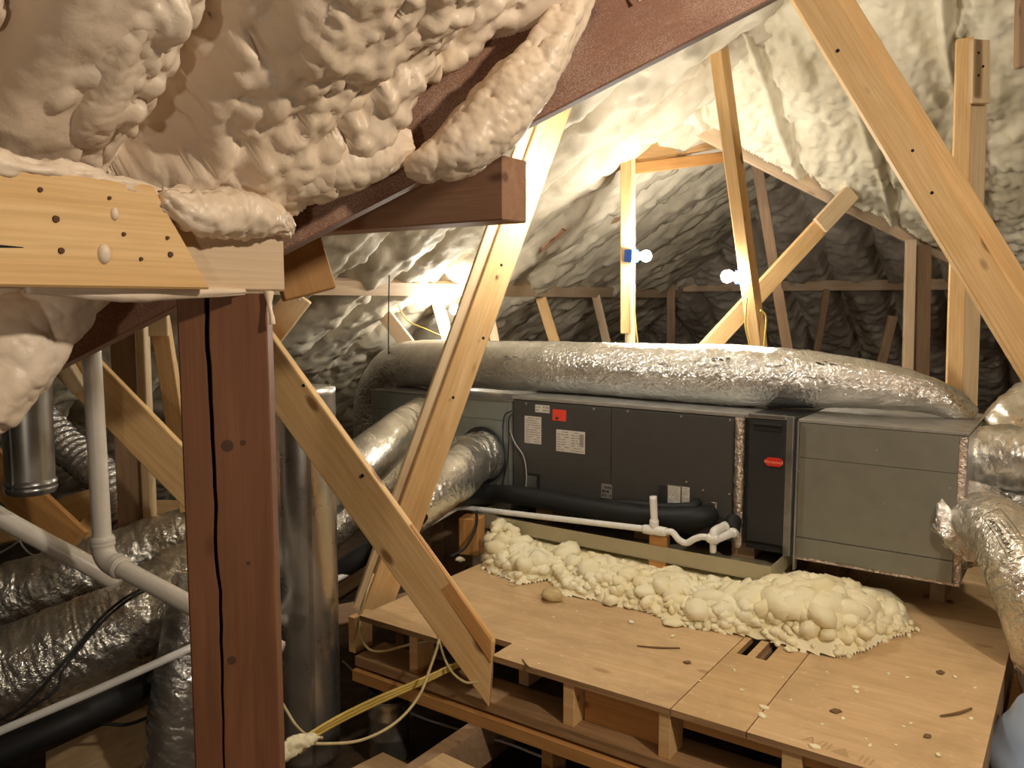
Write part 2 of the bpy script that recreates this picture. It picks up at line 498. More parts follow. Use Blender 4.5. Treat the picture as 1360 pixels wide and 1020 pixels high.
# --- near roof plane over the photographer's left: z rises along U; rafters run along U, swollen foam between and over them
A0 = P(290, 378, 1.42); uA = A0.x * U.x + A0.y * U.y; vA = A0.x * V.x + A0.y * V.y


def gauss(x, c, w_): return np.exp(-((x - c) / w_) ** 2)


s = np.concatenate([np.linspace(-2.6, -1.80, 12)[:-1], np.arange(-1.80, -.42, .0042), np.linspace(-.42, 4, 20)])
t = np.concatenate([np.linspace(-3, .18, 20)[:-1], np.arange(.18, 2.0, .0042), np.linspace(2.0, 6.0, 20)])
Sg, Tg = np.meshgrid(s, t, indexing='ij')
wob = .05 * fbm(Sg * 2.2, Tg * 2, 3, 3)
tv = Tg + wob
ridge1 = 1 / (1 + np.exp(-(tv - .485) / .012)) / (1 + np.exp((tv - .625) / .012)); ridge3 = gauss(tv - .06 * (Sg + 1.2), 1.215, .045); lumpz = 1 / (1 + np.exp(-(tv - .77) / .018)) / (1 + np.exp((tv - 1.02) / .018)); lump4 = gauss(tv, 1.42, .13); ridge0 = gauss(tv, .36, .07); mid13 = gauss(tv, 1.08, .05)
ridge5 = gauss(tv, 1.62, .05)
hang = gauss(Tg - Sg, 2.02, .07) * (Tg < 1.27)
hw_ = np.interp(Tg, [0, .55, .9, 1.0, 1.06, 1.10, 1.20, 1.24, 1.30, 1.42, 3], [.05, .05, .05, .05, .05, .05, .05, .04, .02, .0, .0])
hang = gauss(Tg - Sg, 2.05, .075) * hw_
H = .075 * ridge1 + .035 * ridge3 + .085 * lumpz + .03 * lump4 + .05 * ridge5 + .06 * ridge0 + hang + .012 * fbm(Sg * 4, Tg * 4, 11)


def near_lumps(n, fv, r0, r1, k0, k1, st=1.6, an=None, s0=-1.8, s1=-.45):
    ll = []
    for _ in range(n):
        c = random.uniform(s0, s1); ll.append((c, fv(c), random.uniform(r0, r1), random.uniform(k0, k1), random.uniform(1, st), random.uniform(0, 3) if an is None else an + random.gauss(0, .3)))
    return ll


lumps = near_lumps(430, lambda c: random.gauss(.89, .11), .02, .042, .55, .95, 1.9, .6)
lumps += near_lumps(330, lambda c: random.uniform(1.27, 1.6), .012, .030, .5, .9)
lumps += near_lumps(150, lambda c: random.uniform(.62, .72), .018, .032, .6, 1.0, 1.7, 1.2)
lumps += near_lumps(170, lambda c: random.uniform(1.0, 1.17), .018, .035, .35, .7)
lumps += near_lumps(60, lambda c: random.uniform(.2, .46), .03, .06, .3, .5, 2)
random.shuffle(lumps); splat(H, s, t, lumps)
lumps = near_lumps(900, lambda c: random.gauss(.89, .12), .007, .018, .6, 1.0)
lumps += near_lumps(600, lambda c: random.uniform(1.26, 1.7), .006, .015, .6, 1.0)
lumps += near_lumps(260, lambda c: random.gauss(.635, .02), .007, .018, .5, .9)
lumps += near_lumps(200, lambda c: 1.265 + .06 * (c + 1.2) + random.gauss(0, .012), .007, .014, .4, .8)
lumps += near_lumps(200, lambda c: c + 2.0 + random.gauss(0, .03), .008, .018, .4, .7, 1.8)
splat(H, s, t, lumps)
zone = np.clip(lumpz + .75 * (gauss(tv, .67, .05) + lump4) + .45 * gauss(tv, 1.09, .06) + .15, 0, 1)
Pw = np.stack([Sg + .01 * fbm(Sg * 20, Tg * 20, 23), Tg + .01 * fbm(Sg * 20 + 5, Tg * 20, 24), H * 1.2], -1)
H += zone * (.026 * knobs(Pw, .075, 411) + .015 * knobs(Pw, .036, 412) + .006 * knobs(Pw, .016, 413)) + (1 - zone) * .004 * knobs(Pw, .05, 414)
H -= .035 * gauss(tv, .715, .022) + .02 * gauss(tv, 1.065, .025) + .03 * gauss(tv, .455, .018)
H += .0035 * fbm(Sg * 30, Tg * 30, 21) + .008 * fbm(Sg * 9, Tg * 9, 22)
K = .75; nin = np.array([K * U.x, K * U.y, -1]); nin /= np.linalg.norm(nin)
org = np.array([0, 0, A0.z + .228 - K * uA])
o = sheet('ceiling', s, t, org, Un + K * ZI, Vn, nin, H, FOAM_NEAR, lambda a, b: b < a + 2.10 + .010 * vn(a * 30, b * 0, 4))
tag(o, 'lumpy cream sprayed foam on the near roof slope above the brown rafter', None, None, 'structure')
lump_tube('foam_ridge', [P(800, -50, 1.50), P(752, 25, 1.46), P(708, 95, 1.43), P(650, 160, 1.41), P(606, 200, 1.40), P(568, 219, 1.395), P(540, 222, 1.40)], [.012, .026, .036, .046, .052, .044, .015], FOAM_NEAR, o, (.03, .012), (.010, .004), 301, 190, 84, .008)
lump_tube('foam_ridge', [P(330, 262, 1.33), P(365, 238, 1.34), P(410, 225, 1.35), P(460, 212, 1.36), P(510, 195, 1.38), P(548, 192, 1.40)], [.012, .036, .042, .044, .036, .012], FOAM_NEAR, o, (.045, .018), (.014, .006), 305, 150, 80, .012)
lump_tube('foam_ridge', [P(165, 372, 1.25), P(110, 392, 1.22), P(60, 425, 1.19), P(15, 462, 1.16), P(-40, 515, 1.14), P(-90, 560, 1.12)], [.008, .03, .05, .062, .065, .04], FOAM_NEAR, o, (.05, .022), (.02, .007), 309, 150, 80, .012)
lump_tube('foam_ridge', [P(225, -30, 1.07), P(178, 50, 1.095), P(135, 120, 1.13), P(100, 180, 1.18), P(78, 225, 1.22), P(62, 270, 1.26)], [.02, .030, .034, .036, .034, .02], FOAM_NEAR, o, (.05, .015), (.006, .0035), 313, 150, 80, .010)

# --- far left roof plane: rafters run along U, eave along V
PC = Vector((1.54, 8.0, EYE + .10)); K2 = .6


def roof_lumps(H, s, t, n, r0, r1, k0, k1, st=1.8, an=0.0):
    ll = [(random.uniform(s[0], s[-1]), random.uniform(t[0], t[-1]), random.uniform(r0, r1), random.uniform(k0, k1), random.uniform(1, st), an + random.gauss(0, .4)) for _ in range(n)]
    return splat(H, s, t, ll)


s = np.arange(-3.2, 8.6, .018); t = np.arange(-2.85, 4.6, .018); Sg, Tg = np.meshgrid(s, t, indexing='ij')
ph = (Sg + .05 * fbm(Tg * 1.5, Sg * 1.5, 31, 2)) / .405; fr = ph - np.floor(ph)
H = .075 * (np.abs(fr - .5) * 2) ** .8 * -1 + .07 * gauss(fr, .5, .10) * 0 + .09
H = .02 + .075 * np.sin(np.pi * fr) ** .6 - .06 * gauss(fr, .03, .05)
H += .03 * fbm(Sg * 2.4, Tg * 1.4, 33)
roof_lumps(H, s, t, 1500, .03, .08, .3, .55, 2.6, 1.57); roof_lumps(H, s, t, 6000, .02, .045, .4, .8, 1.8, 1.57)
H += .022 * fbm(Sg * 11, Tg * 8, 35) + .008 * fbm(Sg * 32, Tg * 26, 36, 3) - .05 * gauss(fr, .04, .035) - .04 * gauss(fr, .96, .02)
nin = np.array([K2 * U.x, K2 * U.y, -1]); nin /= np.linalg.norm(nin)
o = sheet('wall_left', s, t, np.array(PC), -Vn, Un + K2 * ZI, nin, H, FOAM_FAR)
tag(o, 'foamed left roof slope with dark grooves along its rafters', None, None, 'structure')

# --- far back roof plane: rafters run along V
s = np.arange(-3.2, 6.5, .018); t = np.arange(-2.85, 2.6, .018); Sg, Tg = np.meshgrid(s, t, indexing='ij')
ph = (Sg + .03 * fbm(Tg * 1.5, Sg * 1.5, 41, 2)) / .405 + .3; fr = ph - np.floor(ph)
H = .08 * np.clip(np.sin(np.pi * fr), 0, 1) ** .45 - .05 * gauss(fr, .5, .0001)
H += .025 * fbm(Sg * 3, Tg * 2.4, 43)
roof_lumps(H, s, t, 900, .03, .07, .3, .55, 1.6); roof_lumps(H, s, t, 5000, .02, .04, .4, .8, 1.6)
H += .020 * fbm(Sg * 12, Tg * 12, 45) + .012 * fbm(Sg * 32, Tg * 32, 46, 3) - .11 * gauss(fr, .03, .055) - .08 * gauss(fr, .98, .04)
nin2 = np.array([-K2 * V.x, -K2 * V.y, -1]); nin2 /= np.linalg.norm(nin2)
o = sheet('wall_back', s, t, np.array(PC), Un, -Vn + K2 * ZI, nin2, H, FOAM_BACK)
tag(o, 'dim grey foamed back roof slope behind the wooden braces', None, None, 'structure')

# --- right roof plane, nearer: rafters run along V, ends at the valley board
LE = P(838, 115, 4.5)
s = np.arange(-2.0, 4.6, .0115); t = np.arange(-3.2, 3.6, .0115); Sg, Tg = np.meshgrid(s, t, indexing='ij')
ph = (Sg + .06 * fbm(Tg * 1.3, Sg * 1.3, 51, 2)) / .405 + .15; fr = ph - np.floor(ph)
H = .05 * np.sin(np.pi * fr) ** .6 + .03 * gauss(fr, .90, .06) - .025 * gauss(fr, .03, .03)
H += .05 * fbm(Sg * 2.2, Tg * 1.1, 53)
low = np.clip((-.2 - Tg + .0 * Sg) * 1.5 + .6, .25, 1.2)
ll = [(random.uniform(-2, 4.5), random.uniform(-3.2, 4), random.uniform(.03, .08), random.uniform(.3, .55), random.uniform(1, 2.4), 1.57 + random.gauss(0, .3)) for _ in range(1500)]
splat(H, s, t, ll)
ll = []
for _ in range(9000):
    a, b = random.uniform(-2, 4.5), random.uniform(-3.2, 4)
    if b + a < 1.0 or random.random() < .35: ll.append((a, b, random.uniform(.012, .034), random.uniform(.4, .9), random.uniform(1, 1.6), random.uniform(0, 3)))
splat(H, s, t, ll)
H += .020 * fbm(Sg * 9, Tg * 6, 55) + .012 * fbm(Sg * 34, Tg * 28, 56, 3) + .015 * gauss(fr, .90, .05) - .03 * gauss(fr, .98, .03)
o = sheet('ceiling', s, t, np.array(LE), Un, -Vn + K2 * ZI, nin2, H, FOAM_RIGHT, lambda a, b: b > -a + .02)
tag(o, 'cream foamed right roof slope above the leaning studs', None, None, 'structure')

# ================================================================== FRAMING NEAR THE CAMERA
dA = Vector((U.x + V.x, U.y + V.y, K)).normalized(); nA = Vector((.18, -.98, 0)); upA = nA.cross(dA)
if upA.z < 0: upA = -upA
cA = A0 + upA * .095
o = lumber('valley_rafter', 'long brown sloping rafter dusted with foam, crossing the upper picture above the tie', 'rafter',
           cA - dA * .62, cA + dA * 1.75, .19, .085, nA, BROWN_DUST)
pipe('foam_drip', [cA + dA * (k := .885) + upA * .05 + nA * .012, cA + dA * k + upA * .025 + nA * .018, cA + dA * k + nA * .016 + upA * .005], [.006, .0035, .002, .004], FOAM_NEAR, o, 14, 10)

q1 = P(668, 249, 1.80)
o = lumber('tie_beam', 'short horizontal reddish beam with a cut end, tucked behind the sloping brown rafter', 'beam',
           q1 - U * 1.05, q1, .136, .092, -V, BROWN_PLAIN)

o = thing('timber_post', 'brown timber post with a long vertical crack, in the left foreground', 'post', T(P(296, 1100, 1.30)))
pt = P(295, 392, 1.30); zt = EYE + .012
bx = Vector((.983, .182, 0)); by = Vector((-.182, .983, 0))
MP = Matrix(((bx.x, by.x, 0, pt.x), (bx.y, by.y, 0, pt.y), (0, 0, 1, 0), (0, 0, 0, 1)))
WMo = o


def post_half(name, side):
    """one half of the post; its inner edge follows the wandering crack"""
    zs = np.linspace(0, zt, 60); wv = .006 * vn(zs * 3.2, zs * 0 + .5, 201) + .003 * vn(zs * 12, zs * 0, 202) + .0012 * vn(zs * 40, zs * 0, 203)
    gap = .0012 + .0022 * np.clip((zs - .75) / .9, 0, 1) + .0012 * np.abs(vn(zs * 9, zs * 0 + 3, 204))
    bm = bmesh.new(); rows = []
    for z, w_, g in zip(zs, wv, gap):
        xc = -.020 + w_ * 2
        x0, x1 = (-.0685, xc - g) if side < 0 else (xc + g, .0665); b_ = .0025
        yf = .0012 if side < 0 else 0
        pts = [(x0, yf + b_), (x0 + b_, yf), (x1 - b_ * .4, yf), (x1, yf + b_ * .4), (x1, .085), (x0, .085)] if side < 0 else [(x0, yf + b_ * .4), (x0 + b_ * .4, yf), (x1 - b_, yf), (x1, yf + b_), (x1, .085), (x0, .085)]
        rows.append([bm.verts.new((z, x, y)) for x, y in pts])
    for p, q in zip(rows, rows[1:]):
        for k in range(6): bm.faces.new((p[k], p[(k + 1) % 6], q[(k + 1) % 6], q[k]))
    bm.faces.new(rows[0]); bm.faces.new(rows[-1])
    Rm = Matrix(((0, 1, 0, 0), (0, 0, 1, 0), (1, 0, 0, 0), (0, 0, 0, 1)))
    return bm_obj(name, bm, BROWN, MP @ Rm, o)


post_half('left_half', -1); post_half('right_half', 1)
bm = bmesh.new(); bm_box(bm, (-.045, .02, .01), (.0, .08, zt - .01)); bm_obj('crack_core', bm, DARK, MP, o)

KNOT = flat('knot_wood', (.07, .026, .012), .7)
for kx, ky, kr in ((302, 592, .012), (323, 588, .006), (308, 877, .009), (330, 748, .004)):
    d = ray(kx, ky); c = CAMP + d * ((pt - CAMP).dot(by) / d.dot(by)); nails(o, [c + by * .0015], -by, kr, KNOT, 'knot')
# header along V, resting on the post: front ply with a slanted end, longer back ply, foam along its top
hE = P(366, 385, 1.30); hb = EYE + .016
o = thing('header_beam', 'pale doubled header beam capped with foam, on top of the brown post', 'beam', T(Vector((hE.x, hE.y, hb))))
h0 = Vector((hE.x, hE.y, hb + .070)) - V * 1.1; h1 = Vector((hE.x, hE.y, hb + .070)) + V * .045
nh = U
back = board('back_ply', h0 - nh * .030, h1 - nh * .030, .14, .045, nh, PINE_DUST, o)
fr_end = Vector((P(247, 375, 1.17).x, P(247, 375, 1.17).y, hb + .070)); e1 = h0 + V * ((fr_end - h0).dot(V))
front = board('front_ply', h0, e1, .138, .0295, nh, PINE, o, cut1=-.042)
front['label'] = 'pine front ply with a slanted end and nail holes'
for px, py, r in ((74, 291, .005), (81, 333, .0045), (145, 263, .0028), (164, 311, .0032), (187, 344, .003), (222, 316, .003), (226, 338, .0045), (53, 252, .0035)):
    d = ray(px, py); tt = (h1 - CAMP).dot(nh) / d.dot(nh); nails(front, [CAMP + d * tt + nh * .0004], nh, r, flat('hole%d' % px, (.11, .05, .025), .9), 'nail_hole')
for px, py, r in ((138, 337, .0085), (152, 284, .0055)):
    d = ray(px, py); tt = (h1 - CAMP).dot(nh) / d.dot(nh); c = CAMP + d * tt
    bm = bmesh.new(); bmesh.ops.create_uvsphere(bm, u_segments=14, v_segments=10, radius=r)
    for v in bm.verts: v.co.z *= 1.55
    bm_obj('foam_blob', bm, FOAM_NEAR, T(c), front, True)


d = ray(-2, 327); c = CAMP + d * ((h1 - CAMP).dot(nh) / d.dot(nh))
bm = bmesh.new(); bmesh.ops.create_cone(bm, cap_ends=True, segments=12, radius1=.0032, radius2=.0005, depth=.055); bm_obj('split_mark', bm, DARK, T(c + nh * .0002) @ V.to_track_quat('Z', 'Y').to_matrix().to_4x4() @ Matrix.Scale(.25, 4, (1, 0, 0)), front)


def blob_disp(amp, seed):
    return lambda s, th, r: amp * (1.5 * vn(s * 24, np.cos(th) * 1.5 + 3, seed) + vn(s * 60, np.sin(th) * 4, seed + 1) + .8 * vn(s * 120, np.cos(th) * 5 + np.sin(th) * 4, seed + 2))


top = Vector((0, 0, .070))
tb = Tube([h0 + top - nh * .02 + ZV * .002, h0 + V * .4 + top - nh * .02 + ZV * .004, e1 - V * .16 + top - nh * .015 + ZV * .002, e1 + V * .02 + top - nh * .02 - ZV * .008], [.028, .026, .02, .008], 120, 36, blob_disp(.008, 61))
k = tb.build('foam_cap', FOAM_NEAR, o); k['label'] = 'smooth foam bead along the top edge'
tb = Tube([e1 - V * .03 + nh * .0 + ZV * .056, e1 + V * .02 + nh * -.004 + ZV * .042, h1 - V * .06 - nh * .012 + ZV * .042, h1 - V * .012 - nh * .018 + ZV * .034, h1 + V * .006 - nh * .03 + ZV * .03], [.014, .03, .036, .036, .026, .01], 110, 44, blob_disp(.006, 66))
k = tb.build('foam_roll', FOAM_NEAR, o); k['label'] = 'thick foam roll over the beam end'

lump_tube('foam_smear', [Vector((e1.x, e1.y, hb - .002)) - V * .2 - nh * .03, Vector((e1.x, e1.y, hb - .004)) - nh * .03, Vector((h1.x, h1.y, hb - .002)) - V * .08 - nh * .03], [.006, .013, .004], FOAM_NEAR, o, (.02,), (.004,), 321, 60, 24, .003)

pipe('foam_drip', [P(357, 388, 1.31), P(358, 405, 1.305), P(361, 420, 1.30), P(362, 431, 1.30)], [.008, .004, .003, .005], FOAM_NEAR, o, 16, 10)

q = P(383, 290, 2.0); q2 = P(413.5, 390, 2.0)
o = lumber('scab_block', 'orange pine board end hanging below the brown rafter beside the header', 'board', q, q2, .128, .04, (.42, -.9, .05), PINE_ORANGE)
nails(o, [P(376, 352, 1.985), P(379, 358, 1.985), P(398, 398, 1.985)], (.42, -.9, .05), .004, FOAM_NEAR, 'foam_speck')
lumber('short_brace', 'small pale pine brace end below the orange board end', 'brace', P(398, 392, 2.75), P(352, 452, 2.75), .085, .038, (.2, -.97, .1), PINE_PALE)

# leaning truss members
fD = Vector((-.22, -.97, .05))
o = thing('diagonal_brace', 'wide pine brace running from the brown post down to the platform edge', 'brace', T(P(655, 890, 2.50)))
m = board('main_board', P(285, 390, 2.62), P(652, 897, 2.47), .14, .038, fD, PINE, o, cut1=-.08)
k = board('edge_ply', P(538, 702, 2.522), P(652, 866, 2.462), .044, .02, fD, PINE_ORANGE, o, cut1=-.03); k['label'] = 'orange ply along the lower right edge'
nails(m, [P(481, 632, 2.533), P(403, 512, 2.57)], fD, .006, DARK)

o = thing('truss_web', 'tall leaning pine brace rising from the platform corner to the brightest bulb', 'brace', T(P(497, 812, 2.95)))
fT = Vector((.28, -.95, .1))
m = board('main_board', P(497, 822, 2.98), P(776, 45, 3.30), .105, .038, fT, PINE, o)
m = board('sister_board', P(484, 818, 3.015), P(756, 45, 3.335), .10, .045, fT, PINE_PALE, o)
nails(o, [P(666, 352, 3.14), P(642, 449, 3.1), P(602, 528, 3.07)], fT, .006)

o = thing('rafter_brace', 'long doubled pine brace crossing the upper right corner of the picture', 'brace', T(P(1450, 640, 2.6)))
fR = Vector((-.12, -.98, -.08))
m = board('main_board', P(1056, -45, 2.6), P(1550, 770, 2.6), .105, .038, fR, PINE, o); m['label'] = 'broad near board'
m2 = board('sister_board', P(1079, -45, 2.69), P(1588, 770, 2.69), .108, .04, fR, PINE, o)
nails(m, [P(1144, 67, 2.598), P(1193, 145, 2.598), P(1212, 200, 2.598), P(1238, 256, 2.598), P(1113, 67, 2.598)], fR, .0055)

dB = Vector((U.x + V.x, U.y + V.y, -K2)).normalized(); nB = Vector((.18, -.98, 0))
o = lumber('valley_board', 'foam-dusted sloping board under the edge of the right roof foam', 'board', LE - dB * .5 - ZV * .03, LE + dB * 2.4 - ZV * .03, .10, .05, (.30, -.93, -.28), PINE_DUST)

# studs and webs behind the long duct
BX = Vector((-.3, -.95, 0))
G1 = 'studs behind the long duct'
o = thing('bulb_stud', 'upright pine stud carrying the blue-boxed bulb behind the long duct', 'stud', T(P(836, 560, 4.5)))
board('near_ply', P(831, 128, 4.46), P(831, 443, 4.46), .055, .038, (-.1, -1, 0), PINE, o)
board('far_ply', P(838, 140, 4.5), P(838, 640, 4.5), .05, .038, (.1, -1, 0), PINE_PALE, o)
o = thing('leaning_stud', 'tall leaning pine stud left of the bright bulb glare, below the roof foam', 'stud', T(P(1012, 560, 3.92)))
board('front_board', P(947, 45, 3.88), P(1021, 600, 3.88), .055, .038, (-.3, -.95, 0), PINE, o)
board('rear_board', P(958, 45, 3.91), P(1031, 600, 3.91), .055, .038, (.2, -.97, 0), PINE, o)
lumber('brown_web', 'thin dark brown web leaning behind the tall leaning stud', 'web', P(1005, 214, 5.3), P(1062, 560, 5.3), .065, .038, (-.2, -.97, 0), PINE_DARK)
o = thing('knee_brace', 'short pine brace rising to the right from behind the long duct to the roof edge', 'brace', T(P(940, 480, 4.35)))
board('brace_board', P(1122, 268, 4.6), P(915, 492, 4.35), .095, .038, (.1, -.98, -.1), PINE, o)
board('upper_scab', P(1134, 254, 4.565), P(1091, 300, 4.53), .10, .03, (.1, -.98, -.1), PINE_PALE, o)
o = thing('dull_post', 'dull brown doubled post under the roof edge, left of the pale pine post', 'post', T(P(1222, 560, 4.75)))
board('left_ply', P(1211, 318, 4.75), P(1204, 600, 4.75), .055, .04, (-.2, -.97, 0), PINE_DUST, o)
board('right_ply', P(1229, 325, 4.78), P(1224, 600, 4.78), .09, .04, (.2, -.97, 0), PINE_DARK, o)
o = thing('double_post', 'tall doubled pine post passing behind the long crossing brace', 'post', T(P(1278, 580, 3.4)))
board('left_ply', P(1282, 50, 3.4), P(1264, 640, 3.4), .06, .04, (-.35, -.93, 0), PINE, o)
board('right_ply', P(1302, 60, 3.43), P(1284, 640, 3.43), .09, .04, (.25, -.96, 0), PINE_PALE, o)
k = board('upper_scab', P(1304, 52, 3.385), P(1303, 137, 3.385), .085, .03, (.25, -.96, 0), PINE_PALE, o)
nails(k, [P(1300, 100, 3.38), P(1306, 88, 3.38), P(1300, 70, 3.38)], (.25, -.96, 0), .005)
lumber('edge_stud', 'sliver of a pine stud at the top right picture edge', 'stud', P(1361, -20, 3.0), P(1359, 88, 3.0), .03, .04, (-.1, -1, 0), PINE_DARK)
lumber('collar_board', 'upper of two pine collar boards below the far roof peak', 'board', P(830, 209, 4.53), P(985, 178, 4.80), .10, .04, (0, -1, -.1), PINE)
lumber('collar_board', 'lower of two pine collar boards below the far roof peak', 'board', P(832, 225, 4.51), P(990, 205, 4.78), .06, .04, (0, -1, -.1), PINE_ORANGE)
lumber('corner_post', 'dark narrow post in the far hip corner', 'post', P(891, 348, 7.5), P(891, 560, 7.5), .075, .075, (-.2, -.97, 0), PINE_DARK)
# purlins at eye level and the little knee braces below them
pl0 = Vector(PC) + ZV * -.035 + U * .16
lumber('purlin', 'pale horizontal purlin along the left roof slope', 'purlin', pl0 - V * .15, pl0 - V * 6.4, .085, .04, U * .9 - ZV * .5, PINE_DUST)
pr0 = Vector(PC) + ZV * .03 - V * .22
lumber('purlin', 'dim horizontal purlin along the back roof slope', 'purlin', pr0 + U * .2, pr0 + U * 4.5, .085, .04, -V, PINE_DUST)
GW = 'small braces below the left purlin'
for i, (a, b, ya, yb, wd, mt, lab) in enumerate((
        ((489, 391), (560, 482), 4.95, 4.9, .085, PINE_DUST, 'pinkish brace leaning right under the purlin, left end of the long duct'),
        ((573, 376), (603, 482), 5.15, 5.0, .07, PINE, 'upright brace just left of the lower bulb glare'),
        ((650, 415), (663, 482), 5.5, 5.4, .06, PINE_DUST, 'slim brace just right of the leaning truss web'),
        ((718, 395), (745, 482), 5.9, 5.8, .075, PINE, 'small brace under the purlin, midway above the duct'),
        ((791, 392), (812, 482), 6.5, 6.4, .065, PINE_DUST, 'small brace under the purlin, next to the bulb stud'),
        ((1099, 384), (1082, 490), 6.6, 6.4, .05, PINE_DARK, 'thin dark brace under the back purlin'))):
    lumber('purlin_brace', lab, 'brace', P(*a, ya), P(*b, yb), wd, .038, (-.1, -.99, 0), mt)
for a, b, y, lab in (((676, 370), (750, 306), 5.35, 'reddish bare rafter edge on the left slope beside the purlin'), ((781, 322), (832, 284), 5.5, 'reddish bare rafter edge on the left slope beside the bulb stud')):
    lumber('rafter_strip', lab, 'rafter', P(*a, y), P(*b, y - .35), .035, .05, (.5, -.8, -.3), BROWN_PLAIN)
lumber('hip_web', 'dark board leaning in front of the back slope near the right posts', 'web', P(1188, 420, 6.0), P(1168, 500, 6.0), .06, .04, (0, -1, 0), PINE_DARK)

# left group behind the post
lumber('brace_board', 'wide pine brace slanting down behind the white vertical pipe', 'brace', P(62, 448, 2.88), P(300, 692, 2.80), .142, .04, (.05, -.99, .1), PINE)
lumber('brace_block', 'small pale cut block on the upper left of the slanting brace', 'block', P(72, 470, 2.83), P(103, 520, 2.82), .06, .03, (-.3, -.95, 0), PINE_PALE)
lumber('orange_brace', 'orange pine brace at the left picture edge below the hanging round pipe', 'brace', P(-30, 605, 3.1), P(96, 724, 3.0), .13, .04, (.1, -.98, .2), PINE_ORANGE)
o = thing('wall_stud', 'pair of upright pine studs behind the slanting brace', 'stud', T(P(170, 720, 3.3)))
board('left_stud', P(161, 420, 3.3), P(174, 735, 3.3), .10, .04, (0, -1, 0), PINE_DARK, o)
board('right_stud', P(184, 420, 3.27), P(197, 735, 3.27), .035, .05, (-.1, -1, 0), PINE_PALE, o)
o = thing('leaning_stud', 'slim leaning pine stud just left of the brown post', 'stud', T(P(240, 660, 3.2)))
board('stud_board', P(207, 410, 3.22), P(250, 680, 3.22), .068, .04, (0, -1, 0), PINE, o)
board('upper_scab', P(208, 412, 3.19), P(210, 447, 3.19), .075, .025, (0, -1, 0), PINE_PALE, o)

# ================================================================== PLATFORM
o = plat = thing('plywood_platform', 'raised plywood platform in front of the air handler', 'platform', ML @ T((0, 0, 0)))


def slab(name, us, vs, holes, z0, z1, mat):
    """plywood panel over a grid of cells with some cells sawn out"""
    bm = bmesh.new(); vd = {}

    def vv(i, j, z):
        if (i, j, z) not in vd: vd[i, j, z] = bm.verts.new((us[i], vs[j], z))
        return vd[i, j, z]
    cells = {(i, j) for i in range(len(us) - 1) for j in range(len(vs) - 1) if (i, j) not in holes}
    for i, j in cells:
        f = bm.faces.new((vv(i, j, z1), vv(i + 1, j, z1), vv(i + 1, j + 1, z1), vv(i, j + 1, z1))); f.material_index = 0
        f = bm.faces.new((vv(i, j, z0), vv(i, j + 1, z0), vv(i + 1, j + 1, z0), vv(i + 1, j, z0))); f.material_index = 1
        for (di, dj, a, b) in ((0, -1, (0, 0), (1, 0)), (1, 0, (1, 0), (1, 1)), (0, 1, (1, 1), (0, 1)), (-1, 0, (0, 1), (0, 0))):
            if (i + di, j + dj) not in cells:
                p_, q_ = (i + a[0], j + a[1]), (i + b[0], j + b[1])
                f = bm.faces.new((vv(*p_, z0), vv(*q_, z0), vv(*q_, z1), vv(*p_, z1))); f.material_index = 1
    return bm_obj(name, bm, [mat, PLY_EDGE], ML, plat)


PLY2 = wood('plywood_darker', (.57, .37, .18), (.69, .48, .26), (.42, .25, .12), 0, .5, .5)
slab('plywood_sheet', [0, .47, .577, 1.174], [-.012, .05, .10, 1.9], {(1, 0), (1, 1)}, .531, .55, PLY)
slab('plywood_sheet', [1.177, 1.198, 1.230, 1.256, 1.292, 1.384], [-.012, .44, .66, 1.9], {(1, 1), (3, 1)}, .531, .55, PLY2)
slab('plywood_sheet', [1.387, 1.90], [-.012, 1.9], set(), .531, .55, PLY)
lbox('front_rail', (-.02, -.02, .365), (1.92, .13, .40), PLY_EDGE, plat)
lbox('lower_rail', (-.02, -.035, .315), (1.92, .0, .355), PINE_ORANGE, plat)
lbox('rear_rail', (0, 1.75, .365), (1.9, 1.85, .53), PINE_DARK, plat)
lbox('left_rail', (-.01, .18, .365), (.03, 1.8, .53), PINE_DARK, plat)
lbox('right_rail', (1.862, .0, .40), (1.898, 1.85, .53), PINE_DARK, plat)
lbox('right_lower_rail', (1.90, -.03, .29), (2.0, 1.9, .34), PINE_ORANGE, plat)
for px, wd in ((470, .03), (551, .035), (756, .036), (884, .034), (1055, .05)):
    u = F(px, 935, 0)[0]; lbox('short_stud', (u - wd / 2, -.005, .40), (u + wd / 2, .085, .53), PINE, plat)
lbox('closing_panel', (F(763, 935, 0)[0] + .006, .05, .40), (F(878, 960, 0)[0], .062, .53), PINE_ORANGE, plat)
lbox('blocking', (1.2, .02, .49), (1.86, .055, .53), PINE_ORANGE, plat)
for uu in (.2, .62, 1.05, 1.245, 1.5): lbox('platform_joist', (uu - .019, .1 if uu != 1.245 else .15, .42), (uu + .019, 1.8, .53), PINE_DARK, plat)
for px in (622, 722, 985): 
    u = F(px, 960, 0)[0]; lbox('leg_stud', (u - .02, .02, 0), (u + .02, .10, .315), PINE_ORANGE, plat)
for uu in (.05, 1.0, 1.85): lbox('rear_leg', (uu - .02, 1.7, 0), (uu + .02, 1.8, .365), PINE_DARK, plat)
# the stamp inked along the front edge of the right sheet
tv_, tf_ = text_mesh('A/II▲ III', .05)
ux, _ = F(1100, 1005, 0)
raw('ink_stamp', [(x, y, 0) for x, y, z in tv_], tf_, STAMP, plat, ML @ T((1.60, .03, .5506)) @ Matrix.Rotation(math.radians(-8), 4, 'Z'))

